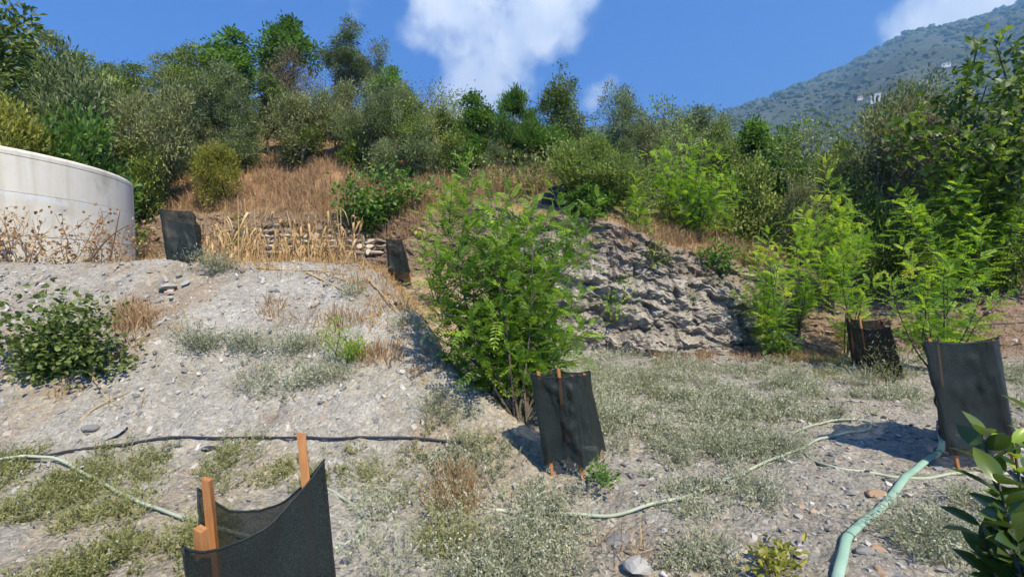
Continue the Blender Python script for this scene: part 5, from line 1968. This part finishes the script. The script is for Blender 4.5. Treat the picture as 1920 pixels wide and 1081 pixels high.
MZ = [maize(500 + k) for k in range(7)]
rng_ = np.random.default_rng(55)
spots = []
for k_ in range(120):
    px_ = rng_.uniform(382, 672)
    dp_ = rng_.uniform(7.6, 10.8)
    X_ = (px_ - 960) / FPX * dp_
    spots.append((X_, dp_))
for (X_, dp_) in spots:
    o = link('maize_stalk', MZ[rng_.integers(7)], None, (X_, dp_, Hs(X_, dp_)))
    o.rotation_euler = (rng_.normal(0, .2), rng_.normal(0, .2), rng_.uniform(0, 6.3))
    s_ = rng_.uniform(.4, 1.05)
    o.scale = (s_, s_, s_)
    tag(o, 'dried straw-coloured maize stalk on the terrace behind the mound crest', 'maize', 'dried maize stalks')
for k_, (px_, top_, dp_, lean_) in enumerate([(447, 365, 8.3, .02), (640 / 1.0, 388, 9.0, .0), (420, 378, 8.6, .05), (565, 395, 8.8, -.25), (592, 400, 9.2, .02), (470, 372, 9.5, -.1)]):
    X_ = (px_ - 960) / FPX * dp_
    z_ = Hs(X_, dp_)
    T_ = at(px_, top_, dp_)
    mb = MB()
    tube(mb, spline([(0, 0, -.1), (lean_ * .5 + .01, 0, (T_.z - z_) * .5), (lean_, 0, T_.z - z_)], 10), np.linspace(.012, .006, 10), 6, .8)
    o = link('cane', mb.mesh('cane', M['straw']), None, (X_, dp_, z_))
    tag(o, ['tall upright cane right beside the yellow-green vine', 'tall thin cane at the right end of the maize', 'cane nearest the net guard on the crest', 'cane leaning left over the maize', 'short upright cane behind the leaning one', 'cane behind the yellow-green vine'][k_], 'cane', 'canes standing in the maize')


def bean(seed):
    rng = np.random.default_rng(seed)
    wood, lf = MB(), MB()
    for s in range(4):
        E = np.array([rng.normal(0, .22), rng.normal(0, .12), rng.uniform(.45, .95)])
        P = limb(wood, rng.normal(0, .05, 3) * [1, 1, 0], E, .008, .003, rng, 9, .2, 4, rng.uniform(0, .6))
        for q in range(2):
            i = rng.integers(3, 8)
            limb(wood, P[i], P[i] + rng.normal(0, .13, 3) + [0, 0, .08], .004, .002, rng, 5, .2, 3, rng.uniform(0, .7))
        k = 26
        i = rng.integers(0, 9, k)
        Q = P[i] + rng.normal(0, .055, (k, 3))
        Q[:, 2] = np.maximum(Q[:, 2], .03)
        leaves(lf, Q, rng.normal(0, 1, (k, 3)) + [0, 0, -.5], rng.uniform(.03, .085, k), rng.uniform(.025, .055, k), rng, tmpl=LEAF6)
    return wood.mesh('stems', M['drybark']), lf.mesh('foliage', M['dryleaf'])


BN = [bean(600 + k) for k in range(5)]
bl = ['leftmost dried bean plant against the tank wall', 'dried bean plant second from the left before the tank', 'dried bean plant third from the left before the tank', 'dried bean plant with tall bare stem before the tank',
      'dried bean plant in front of the white-patched tank joint', 'bushiest dried bean plant in the middle of the tank', 'dried bean plant with crossing dark twigs before the tank', 'dried bean plant below the rusty tank outlet',
      'dried bean plant left of the tank edge', 'dried bean plant exactly at the tank right edge', 'low dried bean plant between tank and net guard', 'low dried bean plant touching the crest guard on its left']
for k_, px_ in enumerate((-5, 22, 48, 62, 105, 135, 165, 190, 215, 243, 270, 294)):
    dp_ = 7.12 + .12 * (k_ % 3)
    X_ = (px_ - 960) / FPX * dp_
    o = thing('bean_plant', bl[k_], 'plant', (X_, dp_, Hs(X_, dp_) - .02), rng_.uniform(0, 6.3), 'dried bean plants before the tank')
    s_ = [.95, 1.0, 1.05, .9, .75, 1.0, .9, .8, .9, .8, .55, .5][k_]
    o.scale = (s_, s_, s_)
    link('stems', BN[k_ % 5][0], o)
    link('foliage', BN[k_ % 5][1], o)
# bare dark branch leaning before the tank
mb = MB()
r_ = np.random.default_rng(4)
Pa = [at(168, 490, 7.0), at(200, 450, 6.98), at(235, 425, 7.0), at(258, 422, 7.0)]
tube(mb, spline([tuple(p) for p in Pa], 16), np.linspace(.014, .004, 16), 5, .1)
Pb = [at(205, 490, 7.0), at(214, 450, 7.0), at(222, 410, 7.02), at(225, 395, 7.02)]
tube(mb, spline([tuple(p) for p in Pb], 14), np.linspace(.013, .004, 14), 5, .05)
tag(link('dead_branch', mb.mesh('dead_branch', M['drybark'])), 'bare dark forked branch leaning before the tank', 'branch')


def fallen(label, pts, r, name='fallen_cane', mat='straw'):
    mb = MB()
    Q = []
    for p in pts:
        g = gnd(p[0], p[1])
        Q.append((g.x, g.y, g.z + r + (p[2] if len(p) > 2 else 0)))
    tube(mb, spline(Q, 20), np.linspace(r, r * .5, 20), 6, .75)
    o = link(name, mb.mesh(name, M[mat]))
    tag(o, label, 'cane', 'fallen canes and sticks')


fallen('pale cane lying along the mound crest below the maize', [(475, 503), (530, 508), (600, 510), (650, 516)], .014)
fallen('pale cane slanting down from the crest towards the gully', [(575, 513), (610, 530), (650, 550)], .016)
fallen('thin cane crossing the slanting one on the crest', [(600, 508), (640, 525), (690, 540)], .010)
fallen('bent cane on the straw path below the gully guard', [(690, 528, .02), (720, 560, .03), (750, 590)], .012)
fallen('brown forked stick below the leafy bush on the mound', [(168, 705, .03), (185, 730, .02), (200, 750), (222, 765)], .012, 'stick', 'drybark')
fallen('thin tan stick slanting across the mound below the leafy bush', [(150, 790), (185, 768, .03), (245, 738, .04)], .007, 'stick')
fallen('brown stick on a rusty patch at the lower edge', [(1150, 1030), (1190, 1045, .02), (1225, 1040, .03)], .006, 'stick', 'drybark')


# ------------------------------------------------------------------ ground cover nobody could count
def to_px(x, y, z):
    c, s = math.cos(PITCH), math.sin(PITCH)
    dz = z - EYE
    f = y * c - dz * s
    u = y * s + dz * c
    f = np.maximum(f, .05)
    return 960 + FPX * x / f, 540.5 - FPX * u / f


def ell(px, py, patches):
    d = np.zeros_like(px)
    for (cx, cy, rx, ry, wt) in patches:
        q = ((px - cx) / rx) ** 2 + ((py - cy) / ry) ** 2
        d = np.maximum(d, wt * sstep(1.25, .45, q))
    return d


def pick(rng, n, ymin, ymax, patches, clump=1.3, seed=0, amin=-1.15, amax=1.15, noise=.7):
    """random ground points, thinned by the patches seen in the photograph"""
    y = -2 + (ymin + 2) * ((ymax + 2) / (ymin + 2)) ** rng.uniform(0, 1, n)
    x = rng.uniform(amin, amax, n) * (y + .6)
    z = H(x, y)
    px, py = to_px(x, y, z)
    d = ell(px, py, patches)
    d = d * (1 - noise + noise * sstep(-.5, .45, fbm(x * clump * 2, y * clump * 2, 0, 3, seed)) * 1.4)
    k = rng.uniform(0, 1, n) < d
    return x[k], y[k], z[k]


GREYW = [(1300, 790, 240, 110, 1.0), (1200, 720, 160, 60, .8), (1480, 760, 120, 60, .7), (1250, 880, 170, 60, .9), (1420, 720, 160, 40, .5), (920, 1030, 190, 90, .95), (1000, 930, 110, 55, .45), (880, 880, 110, 50, .65),
         (1240, 940, 140, 40, .55), (1380, 930, 80, 30, .7), (1600, 740, 160, 50, .5), (1720, 720, 140, 50, .35), (1900, 720, 40, 80, .6), (1800, 1000, 130, 80, .5), (1330, 1060, 120, 40, .25), (700, 1040, 120, 60, .35), (690, 990, 60, 50, .2),
         (500, 680, 200, 70, .25), (620, 720, 110, 60, .4), (850, 770, 60, 30, .5), (1100, 760, 60, 50, .5), (1150, 690, 80, 30, .45)]
GREENW = [(110, 930, 190, 80, .9), (60, 1030, 150, 80, .6), (330, 1000, 120, 90, .75), (470, 890, 110, 45, .9), (260, 860, 120, 25, .5), (640, 900, 60, 60, .35), (860, 860, 110, 40, .6), (1220, 700, 90, 45, .6), (840, 800, 60, 50, .4),
          (760, 900, 60, 50, .35), (560, 920, 60, 40, .5), (1560, 700, 120, 40, .5), (120, 1060, 200, 40, .7), (820, 1000, 80, 60, .4)]


def weed_cloud(name, label, mat, patches, n, seed, hgt, flowers, leafL, per=14):
    rng = np.random.default_rng(seed)
    # plants grow as separate mounded clumps
    cx, cy, cz = pick(rng, n, 1.25, 9.0, patches, 1.1, seed, noise=.9)
    k = cy < foot(cx) - .05
    cx, cy = cx[k], cy[k]
    cr_ = rng.uniform(.03, .07, len(cx)) * (1 + 1.3 * (rng.uniform(0, 1, len(cx)) < .3))
    cnt = (per * (cr_ / .06) ** 1.6 * rng.uniform(.5, 1.4, len(cx))).astype(int) + 3
    ci = np.repeat(np.arange(len(cx)), cnt)
    ang = rng.uniform(0, 6.3, len(ci))
    rr = cr_[ci] * np.sqrt(rng.uniform(0, 1, len(ci))) * rng.uniform(.6, 1.25, len(ci))
    x, y = cx[ci] + rr * np.cos(ang), cy[ci] + rr * np.sin(ang)
    z = H(x, y)
    ch = rng.uniform(.55, 1.35, len(cx))[ci] * (.45 + .6 * cr_[ci] / .08) * (1.1 - .5 * rr / (cr_[ci] * 1.25))
    cvar = rng.uniform(.15, .8, len(cx))[ci]
    clean = rr / (cr_[ci] * 1.25)
    near = y < 4.2
    mb = MB()
    for far, sel in ((False, near), (True, ~near)):
        bx, by, bz = x[sel], y[sel], z[sel]
        m = len(bx)
        if m == 0:
            continue
        # a stem: leaning strip of two segments
        az = ang[sel] + rng.normal(0, .5, m)
        lean = .15 + .9 * clean[sel] * rng.uniform(.5, 1.4, m)
        L = hgt * ch[sel] * rng.uniform(.7, 1.25, m)
        D = nrmz(np.stack([np.cos(az) * lean, np.sin(az) * lean, np.ones(m)], -1))
        B = np.stack([bx, by, bz - .005], -1)
        bend = np.stack([np.cos(az + 1), np.sin(az + 1), -.2 * np.ones(m)], -1) * (L * .18)[:, None]
        S = nrmz(np.cross(D, rng.normal(0, 1, (m, 3)))) * np.where(far, .0022, .0014)
        P0, P1, P2 = B, B + D * (L * .5)[:, None] + bend * .3, B + D * L[:, None] + bend
        V = np.stack([P0 - S, P0 + S, P1 + S, P1 - S, P2], 1)
        i = (np.arange(m) * 5)[:, None]
        var = np.clip(cvar[sel] + rng.normal(0, .14, m), 0, 1)
        b0 = mb.n
        mb.add(V.reshape(-1, 3), np.concatenate([i + [[0, 1, 2, 3]]]), np.repeat(var, 5))
        mb.f.append((i + [[3, 2, 4]] + b0, 0))
        nl = 4 if far else 8
        for q in range(nl):
            t = rng.uniform(.12, 1.0, m)
            pos = np.where((t < .5)[:, None], P0 + (P1 - P0) * (t * 2)[:, None], P1 + (P2 - P1) * (t * 2 - 1)[:, None])
            d = rng.normal(0, 1, (m, 3)) + D * .6
            ll = leafL * rng.uniform(.6, 1.3, m) * (1.35 if far else 1)
            leaves(mb, pos, d, ll, ll * .30, rng, var=np.clip(var + rng.normal(0, .15, m), 0, 1))
        fl = rng.uniform(0, 1, m) < flowers
        kf = fl.sum()
        if kf:
            fs = rng.uniform(.0045, .009, kf) * (1.4 if far else 1)
            for q in range(2):
                leaves(mb, P2[fl] - D[fl] * .003, rng.normal(0, 1, (kf, 3)) + [0, 0, .4], fs * 1.5, fs * 1.5, rng, mat=1)
    me = mb.mesh(name, [mat, M['flower']])
    tag(link(name, me), label, 'weeds', kind='stuff')
    print(name, len(x), len(me.polygons))


weed_cloud('grey_weeds', 'grey-green flowering weeds covering the flat plot', M['sage'], GREYW, 9000, 91, .15, .4, .026, 13)
weed_cloud('green_weeds', 'low yellow-green weeds matted around the front of the plot', M['weed'], GREENW, 7000, 92, .11, .08, .026, 12)


def grass_cloud(name, label, mat, patches, n, seed, hgt, ymin, ymax, blades=7, width=.004, lean=.5, clump=.8):
    rng = np.random.default_rng(seed)
    x, y, z = pick(rng, n, ymin, ymax, patches, clump, seed, noise=.6)
    m = len(x)
    k = np.repeat(np.arange(m), blades)
    q = len(k)
    r = .05
    bx, by = x[k] + rng.normal(0, r, q), y[k] + rng.normal(0, r, q)
    bz = z[k]
    az = rng.uniform(0, 6.3, q)
    ln = np.abs(rng.normal(0, lean, q))
    L = hgt * rng.uniform(.5, 1.3, q) * (1 + 1.2 * sstep(9, 12, by))
    D = nrmz(np.stack([np.cos(az) * ln, np.sin(az) * ln, np.ones(q)], -1))
    B = np.stack([bx, by, bz - .03], -1)
    S = nrmz(np.cross(D, rng.normal(0, 1, (q, 3)))) * (width * (.5 + .10 * by))[:, None]
    droop = np.stack([np.cos(az), np.sin(az), -.7 * np.ones(q)], -1) * (L * .22 * ln)[:, None]
    P1, P2 = B + D * (L * .55)[:, None], B + D * L[:, None] + droop
    V = np.stack([B - S, B + S, P1 + S * .8, P1 - S * .8, P2], 1)
    i = (np.arange(q) * 5)[:, None]
    mb = MB()
    mb.add(V.reshape(-1, 3), i + [[0, 1, 2, 3]], np.repeat(np.clip(rng.normal(.5, .25, q), 0, 1), 5))
    mb.f.append((i + [[3, 2, 4]], 0))
    me = mb.mesh(name, mat)
    tag(link(name, me), label, 'grass', kind='stuff')
    print(name, m, len(me.polygons))


RUST = [(390, 345, 130, 45, .9), (780, 365, 100, 50, .9), (960, 330, 140, 40, .9), (1210, 470, 90, 35, .45), (1320, 520, 130, 90, .10), (1420, 470, 60, 30, .4), (1140, 500, 40, 60, .3), (565, 350, 130, 62, 1.0), (380, 375, 130, 30, .8), (1480, 395, 170, 40, .9), (1250, 440, 110, 22, .8), (1700, 470, 200, 50, .5), (620, 410, 90, 50, .7), (480, 390, 80, 20, .5), (300, 370, 60, 30, .5), (790, 400, 90, 60, .9), (720, 440, 70, 40, .7), (990, 320, 90, 40, .9), (1440, 390, 100, 40, .9), (1330, 410, 120, 30, .9), (1520, 400, 120, 40, .6),
        (1600, 370, 80, 30, .7), (1680, 430, 150, 60, .6), (1880, 480, 80, 60, .6), (1250, 425, 90, 25, .6), (250, 598, 42, 32, .9), (510, 580, 28, 16, .8), (710, 668, 50, 22, .8), (600, 600, 80, 20, .35), (850, 928, 34, 44, 1.0), (250, 640, 30, 40, .4), (120, 735, 40, 10, .5),
        (1290, 672, 60, 14, .6), (1480, 665, 110, 22, .6), (1560, 640, 60, 20, .6), (1850, 620, 80, 30, .5), (1170, 1040, 60, 25, .35), (1130, 450, 60, 40, .5), (880, 330, 60, 50, .6), (760, 350, 60, 30, .6)]
STRAW = [(530, 480, 160, 40, .9), (440, 440, 60, 50, .6), (150, 480, 170, 14, .5), (690, 520, 60, 25, .9), (730, 580, 50, 60, .8), (770, 640, 40, 45, .7), (790, 690, 30, 30, .5), (265, 790, 26, 42, .7), (230, 755, 40, 16, .4), (600, 440, 90, 50, .6), (340, 600, 50, 25, .25), (820, 560, 40, 40, .5), (640, 515, 60, 12, .7),
         (565, 340, 100, 40, .5), (1440, 385, 80, 30, .4)]
grass_cloud('dry_grass', 'rusty dry grass on the slope, the ledges and in scattered tufts', M['rust'], RUST, 100000, 93, .20, 1.6, 19.0, 6, .0038, .55)
grass_cloud('straw', 'straw-coloured dry stubble on the terrace and gully path', M['straw'], STRAW, 40000, 94, .15, 2.0, 13.5, 6, .0034, .8)


def undergrowth():
    """low mixed leaves between the single shrubs of the wooded hillside"""
    rng = np.random.default_rng(95)
    n = 7600
    y = -2 + 13.5 * (30.0 / 13.5) ** rng.uniform(0, 1, n)
    x = rng.uniform(-1.25, 1.2, n) * y
    z = H(x, y)
    px, py = to_px(x, y, z)
    f = foot(x)
    dry = ell(px, py, [(565, 345, 130, 62, 1.0), (390, 350, 140, 55, 1.0), (770, 365, 100, 55, 1.0), (990, 325, 130, 40, 1.0), (1480, 390, 160, 40, .9), (1440, 390, 90, 40, 1.0), (500, 395, 120, 30, 1.0), (620, 400, 60, 40, .8), (990, 325, 70, 30, .9), (1330, 410, 110, 25, 1.0)])
    k = (y > f + 2.2) & (rng.uniform(0, 1, n) > dry) & (fbm(x * .6, y * .6, 0, 3, 77) > -.55)
    x, y, z = x[k], y[k], z[k]
    n = len(x)
    mats = [M['mid'], M['scrub'], M['dark'], M['olive']]
    mb = MB()
    nl = 32
    for q in range(4):
        s = rng.integers(0, 4, n) == q
        m = s.sum()
        i = np.repeat(np.nonzero(s)[0], nl)
        off = rng.normal(0, 1, (len(i), 3)) * [.30, .30, .26]
        hz = rng.uniform(.1, .7, n) * (1 + 1.3 * (x < -2) * (rng.uniform(0, 1, n) < .6))
        P = np.stack([x[i], y[i], z[i] + hz[i]], -1) + off
        P[:, 2] = np.maximum(P[:, 2], z[i] + .03)
        cv = rng.uniform(.1, .9, n)
        leaves(mb, P, off / .25 * .5 + rng.normal(0, .6, (len(i), 3)) + [0, 0, .3], .13 * rng.uniform(.6, 1.3, len(i)), .05, rng, var=np.clip(cv[i] + rng.normal(0, .15, len(i)), 0, 1), mat=q)
    me = mb.mesh('undergrowth', mats)
    tag(link('undergrowth', me), 'low mixed undergrowth between the shrubs of the hillside', 'undergrowth', kind='stuff')
    print('undergrowth', n, len(me.polygons))


undergrowth()
